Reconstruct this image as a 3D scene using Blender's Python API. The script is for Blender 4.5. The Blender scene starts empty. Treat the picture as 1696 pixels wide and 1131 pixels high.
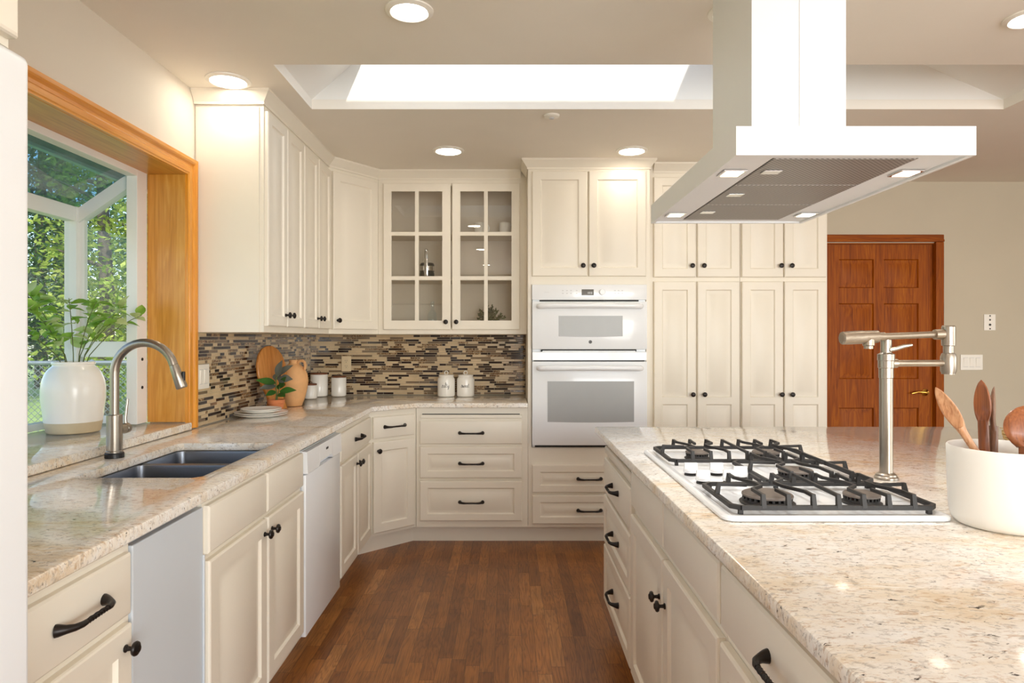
import bpy, bmesh, math, random
from mathutils import Vector, Matrix
S = bpy.context.scene
COL = S.collection
R = math.radians
PI = math.pi

# ------------------------------------------------------------------ camera, sky, sun, big lights, exposure
cam_d = bpy.data.cameras.new('camera')
cam_d.sensor_width = 36.0
cam_d.lens = 1100.0 / 1696.0 * 36.0
cam_d.shift_x = 6.0 / 1696.0
cam_d.shift_y = -5.5 / 1696.0
cam_d.clip_start = 0.02
cam = bpy.data.objects.new('camera', cam_d)
COL.objects.link(cam)
cam.location = (0, 0, 1.34)
cam.rotation_euler = (R(90), 0, 0)
S.camera = cam

W = bpy.data.worlds.new('world'); S.world = W
W.use_nodes = True
wn = W.node_tree
bg = wn.nodes['Background']
sky = wn.nodes.new('ShaderNodeTexSky')
sky.sky_type = 'NISHITA'
sky.sun_disc = False
sky.sun_elevation = R(52)
sky.sun_rotation = R(150)
wn.links.new(sky.outputs[0], bg.inputs[0])
bg.inputs[1].default_value = 0.24

sun_d = bpy.data.lights.new('sun', 'SUN')
sun_d.energy = 2.7; sun_d.angle = R(0.8); sun_d.color = (1.0, 0.94, 0.84)
sun = bpy.data.objects.new('sun', sun_d); COL.objects.link(sun)
sun.rotation_euler = Vector((-0.42, 0.83, -1.0)).to_track_quat('-Z', 'Y').to_euler()

def area(name, loc, aim, sx, sy, power, color=(1, 1, 1)):
    d = bpy.data.lights.new(name, 'AREA'); d.shape = 'RECTANGLE'
    d.size = sx; d.size_y = sy; d.energy = power; d.color = color
    o = bpy.data.objects.new(name, d); COL.objects.link(o)
    o.location = loc
    o.rotation_euler = Vector(aim).to_track_quat('-Z', 'Y').to_euler()
    return o
# added fill lights in invented window openings behind and right of the camera
area('fill_rear', (2.425, -3.02, 1.35), (0, 1, 0), 4.15, 1.9, 135, (0.97, 0.99, 1.0))
area('fill_side', (5.52, 0.6, 1.35), (-1, 0, 0), 3.0, 1.9, 28, (0.97, 0.99, 1.0))

S.view_settings.view_transform = 'Standard'
S.view_settings.look = 'None'
S.view_settings.exposure = 0.78
S.view_settings.gamma = 1.0
S.view_settings.use_curve_mapping = False
try:
    S.cycles.use_denoising = True
    S.cycles.max_bounces = 10
    S.cycles.diffuse_bounces = 6
    S.cycles.transparent_max_bounces = 16
    S.cycles.sample_clamp_indirect = 8
    S.cycles.caustics_reflective = False
    S.cycles.caustics_refractive = False
except Exception:
    pass

# ------------------------------------------------------------------ materials
def lin(c):
    f = lambda v: v / 12.92 if v <= 0.04045 else ((v + 0.055) / 1.055) ** 2.4
    return tuple(f(x / 255.0) for x in c) + (1.0,)

def newmat(name):
    m = bpy.data.materials.new(name); m.use_nodes = True
    nt = m.node_tree
    return m, nt, nt.nodes['Principled BSDF']

def N(nt, t, **kw):
    n = nt.nodes.new(t)
    for k, v in kw.items():
        setattr(n, k, v)
    return n

def ramp(nt, stops, src=None, mode='LINEAR'):
    n = nt.nodes.new('ShaderNodeValToRGB')
    n.color_ramp.interpolation = mode
    el = n.color_ramp.elements
    el[0].position, el[0].color = stops[0]
    el[1].position, el[1].color = stops[-1]
    for p, c in stops[1:-1]:
        e = el.new(p); e.color = c
    if src is not None:
        nt.links.new(src, n.inputs[0])
    return n

def objco(nt, scale=(1, 1, 1), rot=(0, 0, 0), loc=(0, 0, 0)):
    tc = N(nt, 'ShaderNodeTexCoord')
    mp = N(nt, 'ShaderNodeMapping')
    mp.inputs['Scale'].default_value = scale
    mp.inputs['Rotation'].default_value = rot
    mp.inputs['Location'].default_value = loc
    nt.links.new(tc.outputs['Object'], mp.inputs[0])
    return mp.outputs[0]

def noise(nt, vec, scale, detail=3, rough=0.5, dist=0.0):
    n = N(nt, 'ShaderNodeTexNoise')
    n.inputs['Scale'].default_value = scale
    n.inputs['Detail'].default_value = detail
    n.inputs['Roughness'].default_value = rough
    n.inputs['Distortion'].default_value = dist
    nt.links.new(vec, n.inputs['Vector'])
    return n.outputs['Fac']

def mix(nt, fac, a, b, mode='MIX'):
    n = N(nt, 'ShaderNodeMix', data_type='RGBA', blend_type=mode)
    for i, v in ((0, fac), (6, a), (7, b)):
        if hasattr(v, 'is_linked') or hasattr(v, 'links'):
            nt.links.new(v, n.inputs[i])
        else:
            n.inputs[i].default_value = v
    return n.outputs[2]

def math_(nt, op, a, b=0.0):
    n = N(nt, 'ShaderNodeMath', operation=op)
    for i, v in ((0, a), (1, b)):
        if hasattr(v, 'links'):
            nt.links.new(v, n.inputs[i])
        else:
            n.inputs[i].default_value = v
    return n.outputs[0]

def bump(nt, bs, h, strength=0.2, dist=0.002):
    b = N(nt, 'ShaderNodeBump')
    b.inputs['Strength'].default_value = strength
    b.inputs['Distance'].default_value = dist
    nt.links.new(h, b.inputs['Height'])
    nt.links.new(b.outputs[0], bs.inputs['Normal'])

def paint(name, rgb, rough=0.5, var=0.03, scale=7.0, metal=0.0, coat=0.0, bmp=0.0, bscale=300, spec=None):
    m, nt, bs = newmat(name)
    c = lin(rgb)
    lo = tuple(x * (1 - var) for x in c[:3]) + (1,)
    hi = tuple(min(1, x * (1 + var)) for x in c[:3]) + (1,)
    v = objco(nt)
    r = ramp(nt, [(0.3, lo), (0.7, hi)], noise(nt, v, scale))
    nt.links.new(r.outputs[0], bs.inputs['Base Color'])
    bs.inputs['Roughness'].default_value = rough
    bs.inputs['Metallic'].default_value = metal
    bs.inputs['Coat Weight'].default_value = coat
    if spec is not None:
        bs.inputs['Specular IOR Level'].default_value = spec
    if bmp:
        bump(nt, bs, noise(nt, v, bscale, 2), bmp)
    return m

def brushed(name, rgb, rough=0.3, axis=2):
    m, nt, bs = newmat(name)
    sc = [400, 400, 400]; sc[axis] = 6
    v = objco(nt, tuple(sc))
    n = noise(nt, v, 1.0, 2)
    c = lin(rgb)
    r = ramp(nt, [(0.2, tuple(x * 0.82 for x in c[:3]) + (1,)), (0.8, c)], n)
    nt.links.new(r.outputs[0], bs.inputs['Base Color'])
    rr = ramp(nt, [(0.2, (rough * 0.8,) * 3 + (1,)), (0.8, (rough * 1.2,) * 3 + (1,))], n)
    nt.links.new(rr.outputs[0], bs.inputs['Roughness'])
    bs.inputs['Metallic'].default_value = 1.0
    return m

def wood(name, dark, mid, light, axis=2, rough=0.35, scale=1.0, coat=0.2, bands=9.0):
    m, nt, bs = newmat(name)
    sc = [14.0 * scale] * 3; sc[axis] = 1.0 * scale
    v = objco(nt, tuple(sc))
    n1 = noise(nt, v, 1.0, 4, 0.55, 0.6)
    sc2 = [90.0 * scale] * 3; sc2[axis] = 2.5 * scale
    n2 = noise(nt, objco(nt, tuple(sc2)), 1.0, 3)
    w = math_(nt, 'FRACT', math_(nt, 'MULTIPLY', n1, bands))
    tri = math_(nt, 'ABSOLUTE', math_(nt, 'SUBTRACT', w, 0.5))
    f = math_(nt, 'ADD', math_(nt, 'MULTIPLY', tri, 0.5), math_(nt, 'MULTIPLY', n2, 0.75))
    f = math_(nt, 'ADD', f, math_(nt, 'MULTIPLY', math_(nt, 'SUBTRACT', n1, 0.5), 0.7))
    r = ramp(nt, [(0.15, lin(dark)), (0.5, lin(mid)), (0.85, lin(light))], f)
    nt.links.new(r.outputs[0], bs.inputs['Base Color'])
    bs.inputs['Roughness'].default_value = rough
    bs.inputs['Coat Weight'].default_value = coat
    bs.inputs['Coat Roughness'].default_value = 0.15
    bump(nt, bs, n2, 0.08)
    return m

def emit(name, rgb, strength):
    m, nt, bs = newmat(name)
    c = lin(rgb)
    bs.inputs['Base Color'].default_value = c
    bs.inputs['Emission Color'].default_value = c
    bs.inputs['Emission Strength'].default_value = strength
    return m

def glass(name, tint=(0.97, 0.985, 0.98), refl=0.10, dust=0.0):
    m, nt, bs = newmat(name)
    nt.nodes.remove(bs)
    out = nt.nodes['Material Output']
    tr = N(nt, 'ShaderNodeBsdfTransparent'); tr.inputs[0].default_value = tint + (1,)
    gl = N(nt, 'ShaderNodeBsdfGlossy'); gl.inputs['Roughness'].default_value = 0.01
    gl.inputs[0].default_value = (1, 1, 1, 1)
    lw = N(nt, 'ShaderNodeFresnel'); lw.inputs['IOR'].default_value = 1.45
    ge = N(nt, 'ShaderNodeNewGeometry')
    f = math_(nt, 'MULTIPLY', lw.outputs[0], refl / 0.04)
    f = math_(nt, 'MULTIPLY', f, math_(nt, 'SUBTRACT', 1.0, ge.outputs['Backfacing']))
    mx = N(nt, 'ShaderNodeMixShader')
    nt.links.new(f, mx.inputs[0]); nt.links.new(tr.outputs[0], mx.inputs[1]); nt.links.new(gl.outputs[0], mx.inputs[2])
    last = mx.outputs[0]
    if dust > 0:
        df = N(nt, 'ShaderNodeBsdfDiffuse'); df.inputs[0].default_value = (0.55, 0.65, 0.66, 1)
        n = noise(nt, objco(nt, (1, 1, 1)), 9.0, 6, 0.7, 0.8)
        rp = ramp(nt, [(0.35, (0.2 * dust,) * 3 + (1,)), (0.75, (dust,) * 3 + (1,))], n)
        m2 = N(nt, 'ShaderNodeMixShader')
        nt.links.new(rp.outputs[0], m2.inputs[0]); nt.links.new(last, m2.inputs[1]); nt.links.new(df.outputs[0], m2.inputs[2])
        last = m2.outputs[0]
    nt.links.new(last, out.inputs[0])
    return m

def granite(name):
    m, nt, bs = newmat(name)
    v = objco(nt, (0.62, 1.25, 1.1), (0, 0, R(6)))
    big = noise(nt, v, 4.5, 4, 0.6, 0.8)
    c1 = ramp(nt, [(0.34, lin((240, 237, 232))), (0.50, lin((238, 231, 220))), (0.62, lin((232, 217, 194))), (0.78, lin((216, 184, 142)))], big).outputs[0]
    g = noise(nt, v, 26.0, 5, 0.7, 1.0)
    gm = ramp(nt, [(0.50, (0, 0, 0, 1)), (0.66, (1, 1, 1, 1))], g).outputs[0]
    c2 = mix(nt, math_(nt, 'MULTIPLY', gm, 0.7), c1, lin((246, 244, 240)))
    t = noise(nt, objco(nt, (0.8, 1.9, 1.2), (0, 0, R(-14)), (3, 5, 1)), 42.0, 4, 0.7, 1.2)
    tm = ramp(nt, [(0.54, (0, 0, 0, 1)), (0.66, (1, 1, 1, 1))], t).outputs[0]
    c3 = mix(nt, math_(nt, 'MULTIPLY', tm, 0.6), c2, lin((184, 144, 102)))
    gr = noise(nt, objco(nt, (1, 1.6, 1.3), (0, 0, 0), (9, 2, 4)), 60.0, 3, 0.7, 0.6)
    gm2 = ramp(nt, [(0.53, (0, 0, 0, 1)), (0.66, (1, 1, 1, 1))], gr).outputs[0]
    c4 = mix(nt, math_(nt, 'MULTIPLY', gm2, 0.5), c3, lin((140, 130, 122)))
    d = noise(nt, objco(nt, (0.75, 2.0, 1.5), (0, 0, R(10)), (1, 7, 2)), 48.0, 4, 0.65, 0.8)
    dm = ramp(nt, [(0.635, (0, 0, 0, 1)), (0.685, (1, 1, 1, 1))], d).outputs[0]
    c5 = mix(nt, dm, c4, lin((52, 42, 38)))
    nt.links.new(c5, bs.inputs['Base Color'])
    bs.inputs['Roughness'].default_value = 0.10
    bs.inputs['Specular IOR Level'].default_value = 0.6
    bs.inputs['Coat Weight'].default_value = 0.3
    bs.inputs['Coat Roughness'].default_value = 0.03
    return m

def floorwood(name):
    m, nt, bs = newmat(name)
    tc = N(nt, 'ShaderNodeTexCoord'); sp = N(nt, 'ShaderNodeSeparateXYZ')
    nt.links.new(tc.outputs['Object'], sp.inputs[0])
    xs = math_(nt, 'DIVIDE', sp.outputs[0], 0.0585)
    row = math_(nt, 'FLOOR', xs)
    fx = math_(nt, 'FRACT', xs)
    wnz = N(nt, 'ShaderNodeTexWhiteNoise', noise_dimensions='1D')
    nt.links.new(row, wnz.inputs['W'])
    w = math_(nt, 'ADD', math_(nt, 'MULTIPLY', sp.outputs[1], 1.75), math_(nt, 'MULTIPLY', wnz.outputs[0], 211.0))
    vo = N(nt, 'ShaderNodeTexVoronoi', voronoi_dimensions='1D', feature='F1')
    vo.inputs['Scale'].default_value = 1.0; vo.inputs['Randomness'].default_value = 0.9
    nt.links.new(w, vo.inputs['W'])
    ve = N(nt, 'ShaderNodeTexVoronoi', voronoi_dimensions='1D', feature='DISTANCE_TO_EDGE')
    ve.inputs['Scale'].default_value = 1.0; ve.inputs['Randomness'].default_value = 0.9
    nt.links.new(w, ve.inputs['W'])
    sc = N(nt, 'ShaderNodeSeparateColor'); nt.links.new(vo.outputs['Color'], sc.inputs[0])
    tone = ramp(nt, [(0.0, lin((128, 76, 32))), (0.3, lin((150, 93, 41))), (0.6, lin((160, 101, 45))), (0.92, lin((170, 109, 50))), (1.0, lin((186, 128, 68)))], sc.outputs[0]).outputs[0]
    cb = N(nt, 'ShaderNodeCombineXYZ')
    nt.links.new(math_(nt, 'ADD', math_(nt, 'MULTIPLY', sp.outputs[0], 22.0), math_(nt, 'MULTIPLY', sc.outputs[1], 90.0)), cb.inputs[0])
    nt.links.new(math_(nt, 'MULTIPLY', sp.outputs[1], 2.0), cb.inputs[1])
    n1 = noise(nt, cb.outputs[0], 1.0, 3, 0.5, 0.5)
    band = math_(nt, 'ABSOLUTE', math_(nt, 'SUBTRACT', math_(nt, 'FRACT', math_(nt, 'MULTIPLY', n1, 11.0)), 0.5))
    cb2 = N(nt, 'ShaderNodeCombineXYZ')
    nt.links.new(math_(nt, 'MULTIPLY', sp.outputs[0], 260.0), cb2.inputs[0])
    nt.links.new(math_(nt, 'MULTIPLY', sp.outputs[1], 7.0), cb2.inputs[1])
    n2 = noise(nt, cb2.outputs[0], 1.0, 3)
    g = ramp(nt, [(0.0, (0.52, 0.50, 0.48, 1)), (0.22, (0.86, 0.86, 0.86, 1)), (0.5, (1.05, 1.05, 1.05, 1))], band).outputs[0]
    c = mix(nt, 0.75, tone, g, 'MULTIPLY')
    g2 = ramp(nt, [(0.3, (0.66, 0.64, 0.62, 1)), (0.65, (1.1, 1.1, 1.1, 1))], n2).outputs[0]
    c = mix(nt, 0.6, c, g2, 'MULTIPLY')
    blotch = ramp(nt, [(0.3, (0.70, 0.67, 0.64, 1)), (0.65, (1.06, 1.06, 1.06, 1))], noise(nt, tc.outputs['Object'], 5.0, 4)).outputs[0]
    c = mix(nt, 0.8, c, blotch, 'MULTIPLY')
    e1 = math_(nt, 'LESS_THAN', math_(nt, 'MINIMUM', fx, math_(nt, 'SUBTRACT', 1.0, fx)), 0.016)
    e2 = math_(nt, 'LESS_THAN', ve.outputs['Distance'], 0.002)
    e = math_(nt, 'MULTIPLY', math_(nt, 'MAXIMUM', e1, e2), 0.65)
    c = mix(nt, e, c, lin((40, 22, 12)))
    nt.links.new(c, bs.inputs['Base Color'])
    bs.inputs['Roughness'].default_value = 0.38
    bs.inputs['Coat Weight'].default_value = 0.12
    bs.inputs['Coat Roughness'].default_value = 0.2
    bump(nt, bs, n2, 0.06)
    return m

def mottled(name, a, b, c_, scale, rough=0.12):
    m, nt, bs = newmat(name)
    n = noise(nt, objco(nt), scale, 5, 0.7, 1.5)
    r = ramp(nt, [(0.38, lin(a)), (0.5, lin(b)), (0.62, lin(c_))], n)
    nt.links.new(r.outputs[0], bs.inputs['Base Color'])
    bs.inputs['Roughness'].default_value = rough
    return m

def leafmat(name, a, b, rough=0.45, trans=0.25):
    m, nt, bs = newmat(name)
    n = noise(nt, objco(nt), 9.0, 3)
    r = ramp(nt, [(0.35, lin(a)), (0.65, lin(b))], n)
    nt.links.new(r.outputs[0], bs.inputs['Base Color'])
    bs.inputs['Roughness'].default_value = rough
    out = nt.nodes['Material Output']
    tl = N(nt, 'ShaderNodeBsdfTranslucent'); nt.links.new(r.outputs[0], tl.inputs[0])
    mx = N(nt, 'ShaderNodeMixShader'); mx.inputs[0].default_value = trans
    nt.links.new(bs.outputs[0], mx.inputs[1]); nt.links.new(tl.outputs[0], mx.inputs[2])
    nt.links.new(mx.outputs[0], out.inputs[0])
    return m

def mesh_filter(name):
    m, nt, bs = newmat(name)
    v = objco(nt)
    ck = N(nt, 'ShaderNodeTexChecker'); ck.inputs['Scale'].default_value = 160
    nt.links.new(v, ck.inputs[0])
    c = mix(nt, ck.outputs[1], lin((126, 122, 118)), lin((176, 172, 168)))
    nt.links.new(c, bs.inputs['Base Color'])
    bs.inputs['Metallic'].default_value = 0.7; bs.inputs['Roughness'].default_value = 0.45
    return m

M = {}
M['cab'] = paint('cream cabinet paint', (235, 228, 213), 0.40, 0.012, 5)
M['cabin'] = paint('cabinet interior', (226, 216, 200), 0.5, 0.015, 5)
M['wall'] = paint('warm wall paint', (224, 216, 202), 0.7, 0.015, 3, bmp=0.12, bscale=120)
M['wallr'] = paint('beige wall paint', (196, 186, 165), 0.7, 0.015, 3, bmp=0.12, bscale=120)
M['ceil'] = paint('ceiling paint', (236, 230, 219), 0.75, 0.015, 3, bmp=0.12, bscale=120)
M['well'] = paint('skylight well paint', (240, 239, 234), 0.7, 0.01, 3)
M['white'] = paint('white enamel', (238, 241, 244), 0.22, 0.008, 4, coat=0.3)
M['hood'] = paint('white hood enamel', (232, 234, 236), 0.5, 0.008, 4)
M['app'] = paint('white appliance', (236, 239, 242), 0.28, 0.008, 4)
M['panelgrey'] = paint('pale grey panel', (206, 213, 219), 0.4, 0.012, 4)
M['vinyl'] = paint('white vinyl', (238, 238, 236), 0.4, 0.01, 5)
M['granite'] = granite('cream granite')
M['floor'] = floorwood('oak strip floor')
M['fir'] = wood('honey fir vertical', (184, 122, 40), (206, 144, 56), (220, 164, 78), 2, 0.34)
M['firh'] = wood('honey fir along wall', (184, 122, 40), (206, 144, 56), (220, 164, 78), 1, 0.34)
M['case'] = wood('orange fir casing vertical', (206, 128, 22), (220, 146, 36), (232, 164, 58), 2, 0.3, coat=0.3)
M['caseh'] = wood('orange fir casing along wall', (206, 128, 22), (220, 146, 36), (232, 164, 58), 1, 0.3, coat=0.3)
M['door'] = wood('red fir door', (110, 48, 0), (146, 72, 2), (172, 96, 10), 2, 0.5, coat=0.0)
M['doorh'] = wood('red fir rail', (110, 48, 0), (146, 72, 2), (172, 96, 10), 0, 0.5, coat=0.0)
M['bronze'] = paint('dark bronze hardware', (38, 32, 29), 0.35, 0.15, 60, metal=0.5)
M['iron'] = paint('black cast iron', (46, 44, 43), 0.55, 0.1, 60, bmp=0.1)
M['burner'] = paint('burner cap', (112, 102, 94), 0.5, 0.08, 40)
M['steel'] = brushed('brushed nickel', (178, 168, 155), 0.33, 2)
M['steelx'] = brushed('brushed nickel arms', (184, 171, 154), 0.33, 0)
M['chrome'] = paint('chrome', (225, 225, 225), 0.12, 0.02, 5, metal=1.0)
M['sink'] = brushed('sink steel', (138, 142, 150), 0.34, 1)
M['black'] = paint('black plastic', (22, 22, 23), 0.4, 0.1, 20)
M['dark'] = paint('dark recess', (30, 28, 26), 0.7, 0.1, 20)
M['ovenglass'] = paint('oven window', (160, 161, 160), 0.3, 0.02, 8)
M['display'] = paint('display', (74, 66, 54), 0.15, 0.04, 30)
M['ink'] = paint('ink', (48, 46, 44), 0.6, 0.05, 30)
M['faint'] = paint('faint print', (196, 198, 200), 0.5, 0.02, 30)
M['brass'] = paint('brass', (204, 158, 76), 0.22, 0.04, 20, metal=1.0)
M['almond'] = paint('almond plastic', (226, 206, 170), 0.4, 0.02, 20)
M['plate'] = paint('white switch plate', (240, 236, 226), 0.35, 0.01, 20)
for k_ in ('door', 'doorh'):
    M[k_].node_tree.nodes['Principled BSDF'].inputs['Specular IOR Level'].default_value = 0.2
M['filter'] = mesh_filter('hood filter mesh')
M['glass'] = glass('window glass', refl=0.05)
M['glassdust'] = glass('dusty sloped glass', (0.52, 0.70, 0.76), 0.06, 0.28)
M['glasscab'] = glass('cabinet glass', (0.97, 0.97, 0.96), refl=0.13)
M['lamp'] = emit('lamp diffuser', (255, 245, 230), 16.0)
M['led'] = emit('hood led', (255, 240, 214), 4.0)
M['ceramic'] = paint('white ceramic', (246, 243, 236), 0.25, 0.01, 8, coat=0.2)
M['crock'] = paint('matte white crock', (238, 235, 228), 0.5, 0.015, 8)
M['stone'] = paint('bare stoneware', (206, 190, 158), 0.75, 0.04, 30)
M['terra'] = paint('terracotta pot', (206, 124, 76), 0.75, 0.08, 25)
M['jug'] = paint('blonde terracotta', (222, 170, 116), 0.7, 0.10, 14)
M['soil'] = paint('soil', (58, 42, 32), 0.9, 0.2, 60)
M['board'] = wood('cutting board wood', (160, 96, 36), (190, 122, 54), (210, 148, 78), 2, 0.5, 1.6)
M['lid'] = wood('walnut lid', (92, 50, 28), (118, 68, 40), (140, 86, 54), 0, 0.5, 2.0)
M['leather'] = paint('leather loop', (92, 52, 32), 0.6, 0.08, 40)
M['spoon1'] = wood('olive wood', (150, 92, 54), (196, 142, 100), (216, 170, 130), 2, 0.45, 2.2)
M['spoon2'] = wood('red brown wood', (104, 54, 26), (142, 80, 40), (164, 98, 54), 2, 0.4, 2.2)
M['spoon3'] = wood('grey brown wood', (96, 66, 48), (132, 94, 70), (176, 144, 118), 2, 0.45, 2.2)
M['straw'] = paint('straw', (208, 176, 120), 0.8, 0.15, 30)
M['tile_beige'] = paint('beige stone tile', (206, 182, 146), 0.22, 0.10, 9)
M['tile_dark'] = paint('dark glass tile', (46, 32, 28), 0.08, 0.15, 9)
M['tile_mid'] = paint('taupe glass tile', (124, 104, 82), 0.10, 0.12, 9)
M['tile_mot'] = mottled('marbled brown tile', (70, 44, 26), (116, 84, 52), (206, 180, 140), 70)
M['grout'] = paint('grout', (214, 198, 168), 0.8, 0.03, 30)
M['leaf'] = leafmat('spring leaf', (116, 168, 58), (180, 214, 102), 0.45, 0.5)
M['leafpale'] = leafmat('pale leaf', (186, 210, 130), (226, 236, 186), 0.45, 0.5)
M['stem'] = paint('plant stem', (96, 106, 54), 0.7, 0.1, 30)
M['fig'] = leafmat('rubber plant leaf', (40, 82, 34), (72, 122, 52), 0.3, 0.1)
M['figgrey'] = leafmat('grey green leaf', (86, 92, 84), (126, 130, 120), 0.3, 0.1)
M['boxleaf'] = leafmat('boxwood leaf', (52, 66, 36), (112, 118, 66), 0.5, 0.15)
M['bark'] = paint('tree bark', (92, 82, 70), 0.9, 0.2, 14)
M['tree1'] = leafmat('tree leaves green', (62, 104, 42), (132, 168, 66), 0.5, 0.4)
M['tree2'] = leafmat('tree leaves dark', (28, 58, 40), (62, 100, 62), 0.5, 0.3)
M['tree3'] = leafmat('tree leaves yellow', (118, 148, 52), (190, 196, 96), 0.5, 0.45)
M['grass'] = paint('lawn', (150, 172, 104), 0.9, 0.18, 1.2)
M['fence'] = paint('galvanised fence', (120, 128, 130), 0.5, 0.05, 20, metal=0.4)
M['eave'] = paint('eave paint', (58, 82, 94), 0.7, 0.04, 8)
M['trimw'] = paint('white fascia', (228, 230, 228), 0.6, 0.02, 8)
M['bottle'] = glass('clear bottle', (0.9, 0.93, 0.93), 0.12, 0.18)

# ------------------------------------------------------------------ builders
class MB:
    def __init__(s):
        s.bm = bmesh.new()
    def _mark(s, before, mi):
        if mi:
            for f in s.bm.faces[before:] if False else [f for f in s.bm.faces if f.index == -1]:
                f.material_index = mi
    def face(s, vs, mi=0):
        try:
            f = s.bm.faces.new(vs); f.material_index = mi; return f
        except ValueError:
            return None
    def box(s, x0, y0, z0, x1, y1, z1, bev=0.0, seg=2, mi=0):
        if x0 > x1: x0, x1 = x1, x0
        if y0 > y1: y0, y1 = y1, y0
        if z0 > z1: z0, z1 = z1, z0
        t = bmesh.new()
        v = [t.verts.new(p) for p in ((x0, y0, z0), (x1, y0, z0), (x1, y1, z0), (x0, y1, z0), (x0, y0, z1), (x1, y0, z1), (x1, y1, z1), (x0, y1, z1))]
        for q in ((0, 3, 2, 1), (4, 5, 6, 7), (0, 1, 5, 4), (1, 2, 6, 5), (2, 3, 7, 6), (3, 0, 4, 7)):
            t.faces.new([v[i] for i in q])
        if bev > 0:
            bev = min(bev, 0.49 * min(x1 - x0, y1 - y0, z1 - z0))
            bmesh.ops.bevel(t, geom=list(t.edges), offset=bev, offset_type='OFFSET', segments=seg, profile=0.5, affect='EDGES')
        s.merge(t, mi)
        return s
    def merge(s, t, mi=0, mat=None):
        mp = {}
        for v in t.verts:
            mp[v] = s.bm.verts.new(mat @ v.co if mat else v.co)
        for f in t.faces:
            s.face([mp[v] for v in f.verts], mi)
        t.free()
    def prism(s, pts, z0, z1, mi=0):
        b = [s.bm.verts.new((p[0], p[1], z0)) for p in pts]
        t = [s.bm.verts.new((p[0], p[1], z1)) for p in pts]
        n = len(pts)
        s.face(list(reversed(b)), mi); s.face(t, mi)
        for i in range(n):
            s.face([b[i], b[(i + 1) % n], t[(i + 1) % n], t[i]], mi)
        return s
    def rings(s, rs, closed=True, cap0=True, cap1=True, mi=0):
        """loft through lists of points"""
        prev = None; first = None
        for r in rs:
            cur = [s.bm.verts.new(p) for p in r]
            if prev:
                n = len(cur)
                for i in range(n if closed else n - 1):
                    s.face([prev[i], prev[(i + 1) % n], cur[(i + 1) % n], cur[i]], mi)
            else:
                first = cur
            prev = cur
        if cap0: s.face(list(reversed(first)), mi)
        if cap1: s.face(prev, mi)
        return s
    def lathe(s, prof, c=(0, 0, 0), axis='z', seg=32, cap0=True, cap1=True, mi=0):
        rs = []
        for r, h in prof:
            ring = []
            for i in range(seg):
                a = 2 * PI * i / seg
                u, v = r * math.cos(a), r * math.sin(a)
                if axis == 'z': p = (c[0] + u, c[1] + v, c[2] + h)
                elif axis == 'y': p = (c[0] + u, c[1] + h, c[2] - v)
                else: p = (c[0] + h, c[1] + u, c[2] + v)
                ring.append(p)
            rs.append(ring)
        return s.rings(rs, True, cap0, cap1, mi)
    def tube(s, pts, r, seg=10, cap=True, sq=None, twist=0.0, mi=0):
        """sq=(w,h): rectangular section (h along up). r may be a list."""
        pts = [Vector(p) for p in pts]
        n = len(pts)
        rs = []
        up = Vector((0, 0, 1))
        t0 = (pts[1] - pts[0]).normalized()
        if abs(t0.dot(up)) > 0.95: up = Vector((1, 0, 0))
        nrm = (up - t0 * up.dot(t0)).normalized()
        for i, p in enumerate(pts):
            if i == 0: t = (pts[1] - pts[0])
            elif i == n - 1: t = (pts[-1] - pts[-2])
            else: t = (pts[i + 1] - p).normalized() + (p - pts[i - 1]).normalized()
            if t.length < 1e-9: t = pts[min(i + 1, n - 1)] - p
            t.normalize()
            nrm = (nrm - t * nrm.dot(t)).normalized()
            bi = t.cross(nrm)
            rad = r[i] if isinstance(r, (list, tuple)) else r
            k = 1.0
            if 0 < i < n - 1:
                d = (pts[i + 1] - p).normalized().dot((p - pts[i - 1]).normalized())
                k = min(1.5, 1.0 / max(0.3, math.sqrt(max(0.0, (1 + d) / 2))))
            a0 = twist * i
            ring = []
            if sq:
                w, h = sq
                for a, b in ((-w, -h), (w, -h), (w, h), (-w, h)):
                    ring.append(p + bi * (a * k * 0.5 * rad) + nrm * (b * 0.5 * rad))
            else:
                for j in range(seg):
                    a = 2 * PI * j / seg + a0
                    ring.append(p + nrm * (math.cos(a) * rad) + bi * (math.sin(a) * rad))
            rs.append(ring)
        return s.rings(rs, True, cap, cap, mi)
    def sweep(s, path, prof, z=0.0, closed=False):
        """prof: (out, z); outward = right-hand side of the path, mitred"""
        P = [Vector((p[0], p[1])) for p in path]
        n = len(P); rs = []
        for i in range(n):
            d0 = (P[i] - P[i - 1]).normalized() if (i > 0 or closed) else None
            d1 = (P[(i + 1) % n] - P[i]).normalized() if (i < n - 1 or closed) else None
            if d0 is None: d0 = d1
            if d1 is None: d1 = d0
            n0 = Vector((d0.y, -d0.x)); n1 = Vector((d1.y, -d1.x))
            m = (n0 + n1)
            m = m / max(0.2, m.dot(n0))
            rs.append([(P[i].x + m.x * o, P[i].y + m.y * o, z + h) for o, h in prof])
        if closed: rs.append(rs[0])
        return s.rings(rs, True, not closed, not closed)
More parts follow.
